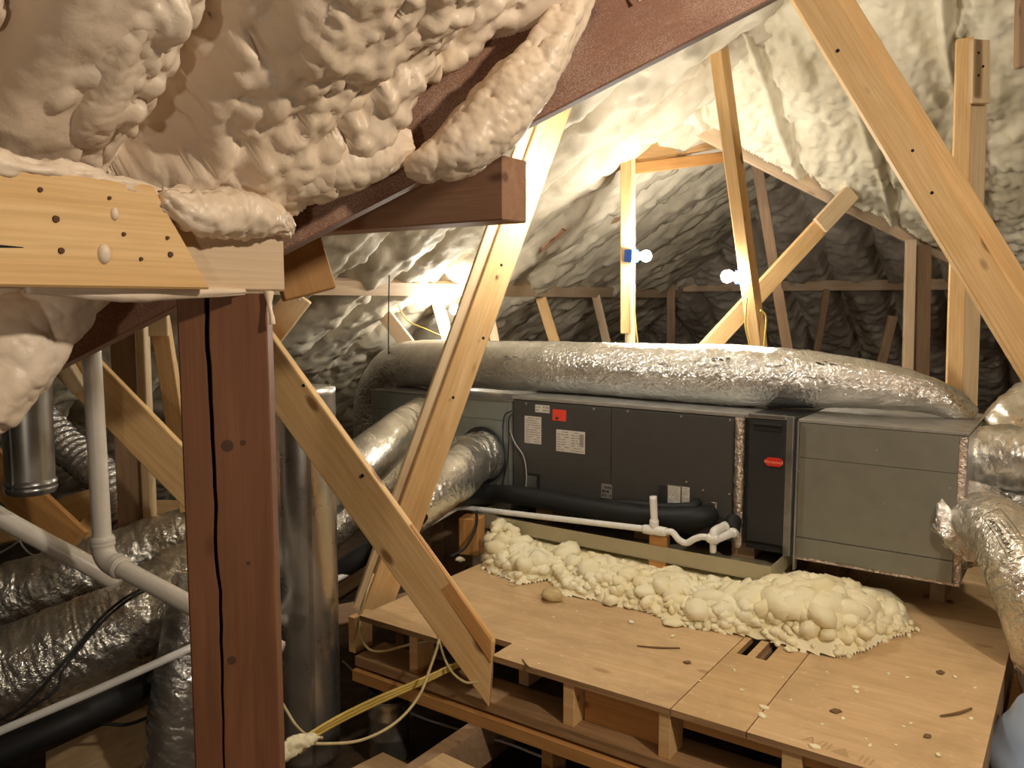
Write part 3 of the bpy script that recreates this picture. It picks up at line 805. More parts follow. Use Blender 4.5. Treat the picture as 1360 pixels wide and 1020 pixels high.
lumber('plywood_offcut', 'plywood offcut lying low in front of the platform, at the bottom picture edge', 'board', L(.55, -.45, .335), L(1.25, -.5, .335), .42, .018, (0, 0, 1), PLY)
lumber('plywood_scrap', 'dim plywood scrap on the floor beside the short metal can', 'board', L(.12, -.20, .11), L(.55, -.26, .14), .3, .018, (0, 0, 1), PLY)
lbox('floor_joist', (.5, -.75, .18), (.55, 1.0, .316), PINE_DARK); tag(bpy.data.objects['floor_joist'], 'dark joist under the plywood offcut', 'joist')
lumber('floor_board', 'rough board on edge left of the platform corner', 'board', L(-.18, .02, .50), L(-.02, .35, .50), .09, .03, (-.2, -.6, .7), PINE_DARK)

# ================================================================== AIR HANDLER AND ITS CASES (building coordinates)
def panel(name, a, b, mat, parent, bevel=.0015): return lbox(name, a, b, mat, parent, bevel)


def sticker(name, px0, py0, px1, py1, v, mat, parent, th=.0015):
    """a flat label on the plane v between two picture corners"""
    (a, za), (b, zb) = F(px0, py0, v), F(px1, py1, v); u0, _ = F(px0, (py0 + py1) / 2, v); u1, _ = F(px1, (py0 + py1) / 2, v)
    zt_ = F((px0 + px1) / 2, py0, v)[1]; zb_ = F((px0 + px1) / 2, py1, v)[1]
    return lbox(name, (u0, v - th, zb_), (u1, v, zt_), mat, parent, 0), (u0, u1, zb_, zt_)


def print_lines(parent, box, v, rows, mat=INK_SOFT, h=.35, cols=1, seed=1, name='printed_lines'):
    rr = random.Random(seed); u0, u1, z0, z1 = box; bm = bmesh.new(); c = Vector((u0, v, z0))
    for cidx in range(cols):
        ca = u0 + (u1 - u0) * (cidx + .07) / cols; cb = u0 + (u1 - u0) * (cidx + .93) / cols
        for i in range(rows):
            z = z1 - (z1 - z0) * (i + .8) / (rows + .6); x = ca
            while x < cb - .004:
                w_ = min(rr.uniform(.006, .022), cb - x)
                if rr.random() < .8: bm_box(bm, (x - c.x, -.0006, z - (z1 - z0) / rows * h / 2 - c.z), (x + w_ - c.x, 0, z + (z1 - z0) / rows * h / 2 - c.z))
                x += w_ + .004
    o = bm_obj(name, bm, mat, ML @ T(c), parent); o['kind'] = 'stuff'; return o


VF = 1.08
o = ahu = thing('air_handler', 'long charcoal horizontal air handler with white labels and a red sticker', 'air handler', ML @ T((.45, 1.35, .705)))
panel('cabinet', (-.10, VF, .712), (1.0, 1.62, 1.205), CHAR, o, .004)
k = panel('top_cover', (-.104, VF - .004, 1.2055), (1.004, 1.624, 1.219), GALV, o); k['label'] = 'bare metal top edge'
(um, _) = F(812, 620, VF)
panel('left_access_panel', (-.096, VF - .006, .716), (um - .0015, VF - .0005, 1.198), CHAR, o, .002)
panel('right_access_panel', (um + .0015, VF - .006, .80), (.945, VF - .0005, 1.198), CHAR, o, .002)
panel('lower_right_panel', (um + .0015, VF - .006, .716), (.945, VF - .0005, .797), CHAR, o, .002)
vf = VF - .0062
for a, rows, cols, sd in (((697, 553, 719, 589), 11, 1, 1), ((739, 572, 777, 601), 8, 2, 2), ((711, 538, 730, 548), 2, 2, 3)):
    st, bx_ = sticker('paper_label', *a, vf, PAPER, o); print_lines(st, bx_, vf - .0016, rows, INK_SOFT, .34, cols, sd)
st, bx_ = sticker('red_sticker', 734, 544, 752, 559, vf, RED_P, o); st['label'] = 'small red warning sticker'
print_lines(st, (bx_[0] + .012, bx_[1] - .012, bx_[2], bx_[2] + .022), vf - .0016, 1, INK, .5, 1, 5)
st, bx_ = sticker('bar_code', 770, 577, 775, 592, vf - .0018, INK_SOFT, o)
# wiring knock-outs and small plates low on the front
st, bx_ = sticker('wire_opening', 700, 629, 717, 651, vf, DARK, o, .002); st2, _ = sticker('wiring_plate', 699, 632, 713, 652, vf - .002, GALV_DARK, o, .004)
st, bx_ = sticker('small_plate', 799, 643, 813, 662, vf, GALV, o, .003); print_lines(st, bx_, vf - .0031, 3, INK, .5, 1, 8)
st, bx_ = sticker('connection_plate', 886, 645, 916, 671, vf, GALV_DARK, o, .003); st['label'] = 'plate with black and grey columns'
for k, (a, b, m) in enumerate(((875, 886, BLACK_P), (887.5, 903.5, PAPER), (906, 916, PAPER))):
    s2, b2 = sticker('plate_strip', a, 645 + k, b, 669 + k, vf - .003, m, o, .002)
    if m is PAPER: print_lines(s2, b2, vf - .0051, 9, INK_SOFT, .3, 1, 20 + k)
knob, _ = sticker('knockout_ring', 944, 667, 952, 680, vf, TAPE, o, .001); st2, _ = sticker('knockout_disc', 943.5, 668, 949.5, 679, vf - .001, CHAR, o, .0015)
for px, py in ((699, 536), (789, 543), (834, 546), (970, 558), (934, 651), (969, 656), (905, 553), (912, 640)):
    u, z = F(px, py, vf); bm = bmesh.new(); bmesh.ops.create_cone(bm, cap_ends=True, segments=10, radius1=.005, radius2=.004, depth=.004)
    bm_obj('screw', bm, GALV, ML @ T((u, vf - .002, z)) @ Matrix.Rotation(math.pi / 2, 4, 'X'), o)
tb = Tube([L(.970, vf - .004, z) for z in np.linspace(.70, 1.205, 7)], .03, 90, 20, lambda s, th, r: -.012 * np.abs(np.sin(th)) + .004 * vn(s * 60, np.cos(th) * 3, 5) + .003 * vn(s * 140, np.sin(th) * 5, 6))
k = tb.build('foil_tape_strip', TAPE, o); k['label'] = 'crinkled reddish foil tape strip'
# thin wires on the left end
for i, pts in enumerate((((682, 545), (672, 552), (670, 580), (673, 610), (670, 640)), ((684, 548), (678, 556), (678, 580), (676, 610), (669, 643)), ((679, 570), (686, 588), (697, 605), (701, 628), (700, 650)))):
    pipe('thin_wire', [L(*(lambda q: (q[0], vf - .012, q[1]))(F(a, b, vf))) for a, b in pts], .0028, RUBBER if i < 2 else GREY_C, o, 40, 8)

o = thing('air_filter_cabinet', 'black air cleaner cabinet with a red oval badge, right of the charcoal air handler', 'filter', ML @ T((1.09, 1.3, .69)))
panel('housing', (1.003, VF - .012, .70), (1.183, 1.62, 1.222), BLACK_P, o, .004)
panel('door', (1.010, VF - .03, .735), (1.150, VF - .0125, 1.21), BLACK_P, o, .005)
panel('side_rail', (1.151, VF - .034, .70), (1.178, VF - .0125, 1.226), GALV_DARK, o, .003)
panel('top_lip', (1.006, VF - .034, 1.211), (1.150, VF - .0125, 1.228), GALV_DARK, o, .003)
panel('handle_recess', (1.03, VF - .032, 1.165), (1.13, VF - .0305, 1.185), DARK, o, .002)
panel('handle_lip', (1.025, VF - .038, 1.186), (1.135, VF - .0305, 1.197), BLACK_P, o, .003)
vb = VF - .0305
u0, _ = F(1016.5, 613, vb); u1, _ = F(1040, 613, vb); zc = F(1028, 613.5, vb)[1]; rb = .0165; bm = bmesh.new()
cu = (u0 + u1) / 2; hw = (u1 - u0) / 2 - rb; vs_ = []
for k in range(28):
    a = 2 * math.pi * k / 28; vs_.append(bm.verts.new((math.copysign(hw, math.cos(a)) * (abs(math.cos(a)) > 1e-9) + rb * math.cos(a), 0, rb * math.sin(a))))
f = bm.faces.new(vs_); r_ = bmesh.ops.extrude_face_region(bm, geom=[f]); bmesh.ops.translate(bm, vec=(0, -.006, 0), verts=[x for x in r_['geom'] if isinstance(x, bmesh.types.BMVert)])
badge = bm_obj('badge', bm, RED_B, ML @ T((cu, vb, zc)), o); badge['label'] = 'red oval badge with lettering'
tv_, tf_ = text_mesh('Honeywell', .0165); raw('lettering', [(x, -.0066, y) for x, y, z in tv_], tf_, RED_T, badge, ML @ T((cu, vb, zc)))

o = thing('supply_plenum', 'grey sheet metal plenum box at the right end of the unit', 'plenum', ML @ T((1.46, 1.35, .68)))
panel('box_body', (1.190, VF, .70), (1.735, 1.62, 1.205), PLENUM, o, .003)
panel('top_flange', (1.186, VF - .006, 1.2055), (1.74, 1.624, 1.217), GALV, o, .002)
panel('front_sheet_upper', (1.192, VF - .004, 1.075), (1.715, VF - .0005, 1.203), PLENUM, o, .001)
panel('front_sheet_middle', (1.192, VF - .005, .775), (1.715, VF - .0005, 1.073), PLENUM, o, .001)
panel('front_sheet_lower', (1.192, VF - .008, .70), (1.715, VF - .0005, .772), PLENUM, o, .001)
panel('left_hem', (1.184, VF - .012, .645), (1.191, VF + .02, 1.21), GALV, o, .001)
k = panel('corner_tape', (1.716, VF - .0035, .69), (1.7385, VF - .0005, 1.20), TAPE, o, .001); k['label'] = 'pinkish foil tape on the corner'
panel('bottom_hem', (1.19, VF - .006, .688), (1.738, VF + .05, .6995), TAPE, o, .001)
panel('end_sheet', (1.7355, VF + .01, .70), (1.741, 1.61, 1.2), GALV, o, .001)
panel('end_rear_seam', (1.7355, 1.56, .70), (1.748, 1.60, 1.2), GALV_DARK, o, .001)
for px, py in ((1165, 598), (1062, 626), (1175, 668), (1262, 648)):
    u, z = F(px, py, VF); bm = bmesh.new(); bmesh.ops.create_cone(bm, cap_ends=True, segments=8, radius1=.004, radius2=.003, depth=.004)
    bm_obj('screw', bm, GALV, ML @ T((u, VF - .006, z)) @ Matrix.Rotation(math.pi / 2, 4, 'X'), o)

o = thing('return_plenum', 'green-grey sheet metal plenum at the left end of the unit', 'plenum', ML @ T((-.55, 1.35, .66)))
panel('box_body', (-1.0, VF, .66), (-.107, 1.62, 1.185), PLENUM_L, o, .003)
panel('top_flange', (-1.004, VF - .005, 1.1855), (-.107, 1.62, 1.193), GALV_DARK, o, .001)
panel('front_sheet_upper', (-.998, VF - .005, 1.10), (-.109, VF - .0005, 1.184), PLENUM_L, o, .001)
panel('front_sheet_middle', (-.998, VF - .004, .78), (-.109, VF - .0005, 1.098), PLENUM_L, o, .001)
panel('front_sheet_lower', (-.998, VF - .006, .66), (-.109, VF - .0005, .778), PLENUM_L, o, .001)
panel('right_hem', (-.117, VF - .012, .66), (-.1085, VF - .006, 1.185), GALV, o, .001)

# drain pan: floor and four lips
PANM = flat('pan_sheet_metal', (.50, .44, .30), .4, .35)
o = thing('drain_pan', 'long shallow sheet metal drain pan under the air handler', 'pan', ML @ T((.46, 1.3, .635)))
panel('pan_floor', (-.20, .90, .636), (1.155, 1.6, .640), PANM, o, .0005)
panel('front_lip', (-.20, .90, .6405), (1.155, .903, .697), PANM, o, .001)
panel('right_lip', (1.152, .9035, .6405), (1.155, 1.6, .697), PANM, o, .001)
panel('left_lip', (-.20, .9035, .6405), (-.197, 1.6, .697), PANM, o, .001)
panel('back_lip', (-.196, 1.597, .6405), (1.151, 1.6, .697), PANM, o, .001)
for i, uu in enumerate((.0, .5, .93)):
    o = lbox('support_block', (uu, 1.12, .6405), (uu + .09, 1.58, .711), PINE_DARK); tag(o, ('left', 'middle', 'right')[i] + ' wood block carrying the air handler inside the drain pan', 'block', 'blocks under the air handler')
for i, uu in enumerate((-.15, .35, .85, 1.1)):
    o = lbox('pan_runner', (uu, .98, .55), (uu + .04, 1.6, .635), PINE_DARK); tag(o, ('leftmost', 'second from left', 'third from left', 'rightmost')[i] + ' wood runner holding the drain pan off the plywood', 'block', 'runners under the drain pan')
for i, uu in enumerate((1.25, 1.62)):
    o = lbox('plenum_block', (uu, 1.3, .55), (uu + .05, 1.58, .687), PINE_DARK); tag(o, ('left', 'right')[i] + ' wood block under the right plenum box', 'block', 'blocks under the right plenum')
o = lbox('return_block', (-.75, 1.25, .0), (-.66, 1.5, .659), PINE_DARK); tag(o, 'wood post under the left plenum', 'block')

# ---- condensate line: one white pipe with a tee, a vent stub and a trap
o = pvc = thing('condensate_pipe', 'thin white drain pipe with vent stub and trap in front of the air handler', 'pipe', T(P(868, 705, 3.1)))
VL = .90


def on(px, py, v): u, z = F(px, py, v); return L(u, v, z)


pipe('pipe_run', [on(862, 703, VL), on(760, 691, VL), on(640, 677, VL + .01), P(612, 674, 3.62), P(590, 684, 3.5), P(455, 765, 3.10), P(413, 785, 3.05), P(372, 804, 2.95), P(300, 838, 2.62), P(250, 862, 2.47), P(120, 920, 2.36), P(-40, 988, 2.26)], .0125, CREAM if False else PVC_W, o, 160, 14)
ring('tee', on(855, 702.5, VL), on(885, 706.5, VL), .0185, PVC_W, o)
pipe('vent_stub', [on(869.5, 703, VL), on(868.5, 680, VL), on(867.5, 659, VL)], .0145, PVC_W, o, 12, 16, True)
ring('stub_coupling', on(869, 690, VL), on(868.5, 700, VL), .018, PVC_W, o)
pipe('trap', [on(884, 706, VL), on(893, 707, VL), on(902, 717, VL), on(912, 721, VL), on(922, 716, VL), on(932, 713, VL), on(944, 714.5, VL)], .0125, PVC_W, o, 60, 14)
ring('elbow_body', on(940, 714, VL), on(954, 717, VL), .018, PVC_W, o)
pipe('upper_outlet', [on(948, 716, VL), on(949, 706, VL + .01), on(957, 701.5, VL + .05), on(963, 700, VL + .09)], .017, PVC_W, o, 24, 14)
pipe('lower_outlet', [on(950, 717, VL), on(962, 712, VL + .04), on(975, 707, VL + .10)], .0155, PVC_W, o, 24, 14)
ring('outlet_collar', on(961, 700.5, VL + .07), on(964, 699.5, VL + .11), .02, PVC_W, o)
ring('outlet_collar', on(972, 708, VL + .08), on(976, 706.5, VL + .12), .019, PVC_W, o)
pipe('drop_leg', [on(947, 718, VL + .01), on(947, 733, VL + .02)], .013, PVC_W, o, 8, 12, True)
u, z = F(877, 708, .93)
o = tag(lbox('pipe_prop', (u - .035, .905, .551), (u + .035, .945, z - .006), PINE_ORANGE), 'wood block standing under the white pipe tee', 'block')
bx0 = G(622, 738, .55)
o = lumber('pipe_post', 'short wooden block under the white pipe near the left plenum', 'block', Vector((bx0.x, bx0.y, .551)), Vector((bx0.x, bx0.y, P(620, 682, 3.6).z)), .09, .09, (-.3, -.95, 0), PINE_ORANGE)
pipe('strap_cable', [P(633, 678, 3.5), P(632, 700, 3.48), P(618, 727, 3.40), P(597, 740, 3.36)], .006, RUBBER, None, 30, 8); tag(bpy.data.objects['strap_cable'], 'black cable loop hanging beside the wooden pipe block', 'cable')

# ---- insulated refrigerant lines
o = thing('refrigerant_lines', 'fat black insulated pipes sagging across the front of the air handler', 'pipe', T(P(760, 690, 3.2)))
pipe('suction_line', [on(945, 684, 1.075), on(925, 687, 1.02), on(880, 688, .99), on(800, 678, .99), on(740, 667, 1.0), on(690, 658, 1.0), on(645, 656, 1.0), P(600, 662, 3.45), P(570, 674, 3.35), P(530, 705, 3.2), P(478, 740, 3.14), P(413, 782, 3.10), P(345, 822, 2.92), P(280, 860, 2.82), P(228, 890, 2.76), P(185, 914, 2.62), P(100, 955, 2.38), P(-50, 1022, 2.24)], [.042] * 8 + [.040] * 8, RUBBER, o, 240, 20)
pipe('liquid_line', [on(926, 667, 1.07), on(918, 673, 1.03), on(880, 674, 1.02), on(835, 669, 1.02), on(780, 668, 1.03), on(700, 655, 1.04)], .019, RUBBER, o, 80, 14)
k = pipe('outlet_boot', [on(975, 690, 1.05), on(972, 704, 1.0)], .03, RUBBER, o, 10, 14)

# ================================================================== FLEXIBLE DUCTS
RD = .125
dpts = [L(1.70, 1.46, 1.222), L(1.60, 1.40, 1.29), L(1.38, 1.33, 1.335), L(1.1, 1.30, 1.345), L(.7, 1.30, 1.343), L(.2, 1.30, 1.342), L(-.3, 1.30, 1.335), L(-.75, 1.30, 1.325), L(-1.02, 1.32, 1.30), L(-1.17, 1.34, 1.20), L(-1.25, 1.36, 1.08), L(-1.28, 1.38, .86), L(-1.28, 1.38, .55)]
rr = [.045, .085, .115, .128, .124, .122, .12, .122, .125, .12, .115, .118, .118]
duct, tb_top = flex('flexible_duct', 'long silver foil duct lying along the top of the air handler', dpts, rr, .0036, 3, MYL, 620, 96)
# faint factory print on the long duct
pr = bmesh.new()


def wrap_print(name, tb, parent, v2, f2, s0, th0, mat, rot=0.0):
    v2 = np.array(v2); c_, s_ = math.cos(rot), math.sin(rot); x = v2[:, 0] * c_ - v2[:, 1] * s_; y = v2[:, 0] * s_ + v2[:, 1] * c_
    r0 = float(tb.R.mean()); v3 = tb.at(s0 + x, th0 + y / r0, .0025)
    o = raw(name, v3 , f2, mat); 
    WMp = WM[parent]; COL.objects.unlink(o); del WM[o]
    put(o, Matrix(), parent); o['kind'] = 'stuff'; return o


def marks(n, w_, h_, seed):
    rr_ = random.Random(seed); v, f = [], []
    for k in range(n):
        x, y = rr_.uniform(-w_, w_), rr_.uniform(-h_, h_); a, b = rr_.uniform(.004, .018), rr_.uniform(.002, .006); i = len(v); sk = rr_.uniform(-.01, .01)
        v += [(x, y, 0), (x + a, y, 0), (x + a + sk, y + b, 0), (x + sk, y + b, 0)]; f.append((i, i + 1, i + 2, i + 3))
    return v, f


# ---- ducts at the right end of the plenum
GR = 'ducts leaving the right plenum'
flex('flexible_duct', 'topmost pale foil duct at the right picture edge behind the plenum', [L(1.80, 1.50, 1.06), L(1.86, 1.62, 1.20), L(2.0, 1.72, 1.275), L(2.25, 1.72, 1.27), L(2.7, 1.7, 1.2)], [.1, .125, .125, .125, .125], .009, 13, MYL_S, 150, 60)
flex('flexible_duct', 'middle foil duct leaving the plenum end below the topmost duct', [L(1.742, 1.36, 1.09), L(1.86, 1.34, 1.105), L(2.05, 1.30, 1.09), L(2.5, 1.22, 1.0)], [.12, .115, .115, .115], .009, 14, MYL_S, 150, 60)
flex('flexible_duct', 'lower crumpled foil duct at the right edge, half hidden by the printed duct', [L(1.742, 1.38, .90), L(1.88, 1.37, .90), L(2.1, 1.33, .86), L(2.5, 1.3, .7)], [.11, .11, .115, .12], .009, 15, MYL, 150, 60)
prt, tb_r = flex('flexible_duct', 'printed foil duct dropping past the platform edge at the right', [P(1276, 705, 2.83), P(1306, 692, 2.70), P(1335, 712, 2.56), P(1368, 765, 2.44), P(1400, 850, 2.36), P(1440, 1000, 2.3)], [.095, .095, .116, .12, .12, .12], .006, 16, MYL_D, 200, 72)
k = flex('foil_collar', '', [P(1272, 703, 2.85), P(1287, 698, 2.78), P(1302, 693, 2.71)], [.128, .118, .126], .022, 17, TAPE, 60, 60)[0]
bpy.data.objects.remove(bpy.data.objects[k.name])
tbc = Tube([P(1274, 705, 2.84), P(1287, 699, 2.78), P(1301, 694, 2.72)], [.136, .126, .134], 90, 80, crinkle(.022, 17))
k = tbc.build('foil_collar', MYL, prt); k['label'] = 'crumpled foil collar at the plenum'
# boxed print on the printed duct
tv_, tf_ = text_mesh('FULL METAL', .030); tv2, tf2 = text_mesh('Flexible Duct', .016); tv3, tf3 = text_mesh('Insulated Air Duct', .012)
allv = [(x, y - .022, 0) for x, y, z in tv_]; allf = list(tf_)
for tvx, tfx, dy in ((tv2, tf2, .012), (tv3, tf3, .034)):
    n = len(allv); allv += [(x, y + dy, 0) for x, y, z in tvx]; allf += [tuple(i + n for i in f) for f in tfx]
for a, b, c, d in ((-.11, -.046, .11, -.044), (-.11, .05, .11, .052), (-.11, -.046, -.108, .052), (.108, -.046, .11, .052)):
    for k in range(12):
        n = len(allv); t0, t1 = k / 12, (k + 1) / 12
        if c - a > d - b: q = [(a + (c - a) * t0, b, 0), (a + (c - a) * t1, b, 0), (a + (c - a) * t1, d, 0), (a + (c - a) * t0, d, 0)]
        else: q = [(a, b + (d - b) * t0, 0), (c, b + (d - b) * t0, 0), (c, b + (d - b) * t1, 0), (a, b + (d - b) * t1, 0)]
        allv += q; allf.append((n, n + 1, n + 2, n + 3))
PRINT_R = (allv, allf)


def locate(tb, px, py):
    """arc length and angle of the near side of a duct under a picture point"""
    v = tb.v - np.array(CAMP); x, y, z = v[..., 0], v[..., 1] * CP - v[..., 2] * SP, v[..., 1] * SP + v[..., 2] * CP
    d = np.hypot(680 + FPX * x / y - px, 510 - FPX * z / y - py) + np.where(((tb.v - tb.c[:, None]) * v).sum(-1) < 0, 0, 1e4)
    i, j = np.unravel_index(np.argmin(d), d.shape); return tb.ss[i], tb.th[j]


a_, b_ = locate(tb_r, 1333, 706)
k = wrap_print('printed_box', tb_r, prt, [(x * .62, y * .62, 0) for x, y, z in allv], allf, a_, b_, INK, math.pi)
for i, (px, py, n) in enumerate(((680, 476, 7), (716, 477, 6), (790, 482, 5), (880, 487, 6), (960, 478, 9), (1030, 487, 8), (1100, 484, 12), (1148, 480, 2))):
    a_, b_ = locate(tb_top, px, py); v_, f_ = marks(n, .03, .008, 50 + i)
    wrap_print('printed_marks', tb_top, duct, v_, f_, a_, b_, INK_SOFT if n < 9 else INK)
a_, b_ = locate(tb_top, 1072, 488); v_, f_ = [], []
for q_ in range(24):
    t0, t1 = 2 * math.pi * q_ / 24, 2 * math.pi * (q_ + 1) / 24; n = len(v_); v_ += [(r_ * math.cos(t_), r_ * math.sin(t_), 0) for r_, t_ in ((.013, t0), (.0145, t0), (.0145, t1), (.013, t1))]; f_.append((n, n + 1, n + 2, n + 3))
wrap_print('printed_ring', tb_top, duct, v_, f_, a_, b_, INK_SOFT)

# ---- ducts left of the unit
flex('flexible_duct', 'pale smooth foil duct leaving the left plenum, crossing behind both braces', [on(562, 548, VF - .0) , P(548, 562, 3.92), P(505, 598, 3.62), P(440, 645, 3.3), P(360, 705, 3.0), P(300, 760, 2.85)], [.085, .105, .108, .108, .108, .108], .004, 23, MYL_S, 220, 60)
flex('flexible_duct', 'wrinkled foil duct below the pale smooth duct, between the two braces', [on(590, 590, VF - .0), P(560, 608, 3.85), P(505, 640, 3.6), P(440, 690, 3.35), P(380, 740, 3.2)], [.09, .105, .105, .105, .105], .008, 24, MYL, 220, 60)
k, _ = flex('flexible_duct', 'short foil duct with a crumpled collar, right of the tall leaning brace', [on(641, 606, VF - .0), on(625, 612, VF - .12), P(606, 630, 3.55), P(575, 652, 3.42), P(520, 700, 3.3)], [.11, .105, .108, .108, .105], .006, 25, MYL_S, 180, 60)
tbc = Tube([on(643, 604, VF - .002), on(636, 606, VF - .05), on(622, 612, VF - .13)], [.122, .112, .118], 50, 60, crinkle(.016, 27)); kk = tbc.build('foil_collar', MYL, k); kk['label'] = 'crumpled foil collar'
bm = bmesh.new(); bmesh.ops.create_cone(bm, cap_ends=True, segments=40, radius1=.135, radius2=.13, depth=.01)
kk = bm_obj('collar_plate', bm, BLACK_P, T(on(641, 604, VF - .012)) @ V.to_track_quat('Z', 'Y').to_matrix().to_4x4(), k)

flex('flexible_duct', 'upper large foil duct lying at the left edge under the white pipe elbow', [P(-70, 815, 3.0), P(0, 797, 3.05), P(90, 768, 3.12), P(180, 738, 3.2), P(262, 712, 3.3), P(350, 690, 3.4)], [.125] * 6, .011, 31, MYL_D, 220, 64)
flex('flexible_duct', 'lower large wrinkled foil duct at the bottom left picture edge', [P(-70, 925, 2.62), P(20, 893, 2.68), P(110, 855, 2.74), P(190, 815, 2.82), P(232, 775, 2.95), P(300, 742, 3.1)], [.16, .16, .155, .145, .13, .12], .013, 32, MYL_D, 240, 72)
flex('flexible_duct', 'foil duct descending beside the brown post at the bottom left', [P(266, 770, 2.72), P(256, 830, 2.64), P(246, 900, 2.60), P(236, 980, 2.58), P(228, 1080, 2.58)], [.09, .095, .1, .1, .1], .008, 33, MYL_S, 160, 56)
flex('flexible_duct', 'narrow arched foil duct with ribs behind the white vertical pipe', [P(40, 540, 3.75), P(85, 590, 3.7), P(130, 628, 3.65), P(163, 668, 3.6), P(180, 710, 3.55), P(182, 760, 3.5)], [.08] * 6, .003, 34, MYL, 200, 48, rib=.0035, pitch=.035)
flex('flexible_duct', 'sliver of foil duct between the brown post and the tall round pipe', [P(330, 560, 3.4), P(352, 640, 3.38), P(356, 720, 3.35), P(346, 800, 3.3)], [.08] * 4, .01, 35, MYL, 120, 44)

# ================================================================== ROUND METAL PIPES
o = thing('vent_pipe', 'tall round galvanized vent pipe standing behind the brown post', 'pipe', T(P(414, 1080, 2.85)))
b0 = G(415, 1050, 0) ; pv = P(413, 1020, 2.88); pv0 = Vector((pv.x, pv.y, 0.0)); pv1 = Vector((P(403, 517, 2.88).x, pv.y, P(403, 514, 2.88).z))
RP = .108
Tube([pv0, pv1], RP, 60, 64, lambda s, th, r: .003 * vn(s * 2.2, np.cos(th) * 1.2 + 5, 71) + .0006 * vn(s * 9, np.sin(th) * 2, 72), True).build('pipe_wall', PIPE_STEEL, o, (True, True))
ax = (pv1 - pv0).normalized(); sd = Vector((.36, -.93, 0)); 
lumberseam = board('lock_seam', pv0 + sd * (RP + .003), pv1 + sd * (RP + .003), .014, .006, sd, GALV_DARK, o)
board('drive_flange', pv0 + Vector((-.97, -.24, 0)) * (RP + .012), pv1 + Vector((-.97, -.24, 0)) * (RP + .012), .006, .03, (-.2, -.97, 0), GALV_DARK, o)

o = thing('short_metal_can', 'short open round metal duct stub standing on the floor right of the tall pipe', 'pipe', T(G(518, 1010, .0)))
c0 = P(517, 965, 2.85); c0 = Vector((c0.x, c0.y, .02)); hc = P(517, 922, 2.85).z
bm = bmesh.new(); R0 = .073; prof = [(R0 * .96, 0), (R0, .01), (R0, .075), (R0 * 1.03, .08), (R0, .086), (R0, .15), (R0 * 1.03, .156), (R0, .162), (R0, hc - .05), (R0 * 1.02, hc - .045), (R0 * .99, hc - .03), (R0 * .97, hc - .02), (R0 * .90, hc - .02), (R0 * .90, .02)]
rows_ = [[bm.verts.new((r * math.cos(a), r * math.sin(a), z)) for a in np.linspace(0, 2 * math.pi, 40, endpoint=False)] for r, z in prof]
for a, b in zip(rows_, rows_[1:]):
    for k in range(40): f = bm.faces.new((a[k], a[(k + 1) % 40], b[(k + 1) % 40], b[k])); f.smooth = True; f.material_index = 0
bm_obj('can_wall', bm, PIPE_STEEL, T(c0), o)
bm = bmesh.new()
rows_ = [[bm.verts.new((r * math.cos(a), r * math.sin(a), z)) for a in np.linspace(0, 2 * math.pi, 40, endpoint=False)] for r, z in ((R0 * 1.0, hc - .02), (R0 * 1.05, hc - .005), (R0 * 1.05, hc + .012), (R0 * .98, hc + .016), (R0 * .89, hc + .005), (R0 * .89, hc - .018))]
for a, b in zip(rows_, rows_[1:]):
    for k in range(40): f = bm.faces.new((a[k], a[(k + 1) % 40], b[(k + 1) % 40], b[k])); f.smooth = True
k = bm_obj('black_rim', bm, BLACK_P, T(c0), o); k['label'] = 'black sealed rim'
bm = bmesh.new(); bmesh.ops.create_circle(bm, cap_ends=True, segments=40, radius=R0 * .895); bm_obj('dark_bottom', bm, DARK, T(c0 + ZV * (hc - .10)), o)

o = thing('hanging_vent_pipe', 'dark round metal pipe hanging at the left picture edge', 'pipe', T(P(40, 650, 2.66)))
h1_ = P(41, 648, 2.66); h0_ = Vector((P(32, 470, 2.66).x, h1_.y + .0, P(32, 440, 2.66).z)); ax = (h0_ - h1_).normalized()
Tube([h1_, h1_ + ax * .02, h0_], [.072, .075, .078], 40, 48, None, True).build('pipe_wall', PIPE_STEEL, o, (True, True))
ring('crimped_end', h1_ - ax * .015, h1_ + ax * .035, .0765, GALV_DARK, o)
sd = Vector((-.25, -.97, 0)); board('lock_seam', h1_ + sd * .077, h0_ + sd * .08, .012, .006, sd, GALV_DARK, o)

# ================================================================== WHITE PLASTIC PIPES
o = thing('vent_stack', 'white vertical plastic pipe with an elbow turning down to the right', 'pipe', T(P(140, 740, 2.55)))
pipe('upright_pipe', [P(120, 440, 2.60), P(136, 722, 2.56)], .0285, PVC, o, 30, 24, True)
pipe('elbow', [P(136, 716, 2.56), P(138, 734, 2.555), P(146, 747, 2.54), P(160, 754, 2.52)], .034, PVC, o, 24, 24)
ring('upper_hub', P(135.5, 712, 2.56), P(136.5, 727, 2.56), .0365, PVC, o); ring('lower_hub', P(150, 748, 2.54), P(163, 756, 2.52), .0365, PVC, o)
pipe('sloping_pipe', [P(158, 753, 2.52), P(250, 802, 2.46), P(300, 829, 2.42), P(372, 864, 2.38)], .0285, PVC, o, 40, 24)
pipe('drain_pipe', [P(-50, 655, 2.72), P(0, 687, 2.76), P(60, 720, 2.80), P(122, 753, 2.84), P(190, 795, 2.9)], .0325, PVC, None, 40, 24); tag(bpy.data.objects['drain_pipe'], 'white plastic pipe slanting down from the left edge behind the foil duct', 'pipe')
pipe('pipe_end', [P(350, 838, 2.75), P(371, 805, 2.95)], .02, PVC_W, None, 10, 16, True); tag(bpy.data.objects['pipe_end'], 'short white pipe end glimpsed between post and tall pipe', 'pipe')

# ================================================================== CABLES
def cable(name, label, pts, r, mat, n=70, cat='cable', group=None):
    return tag(pipe(name, pts, r, mat, None, n, 8), label, cat, group)


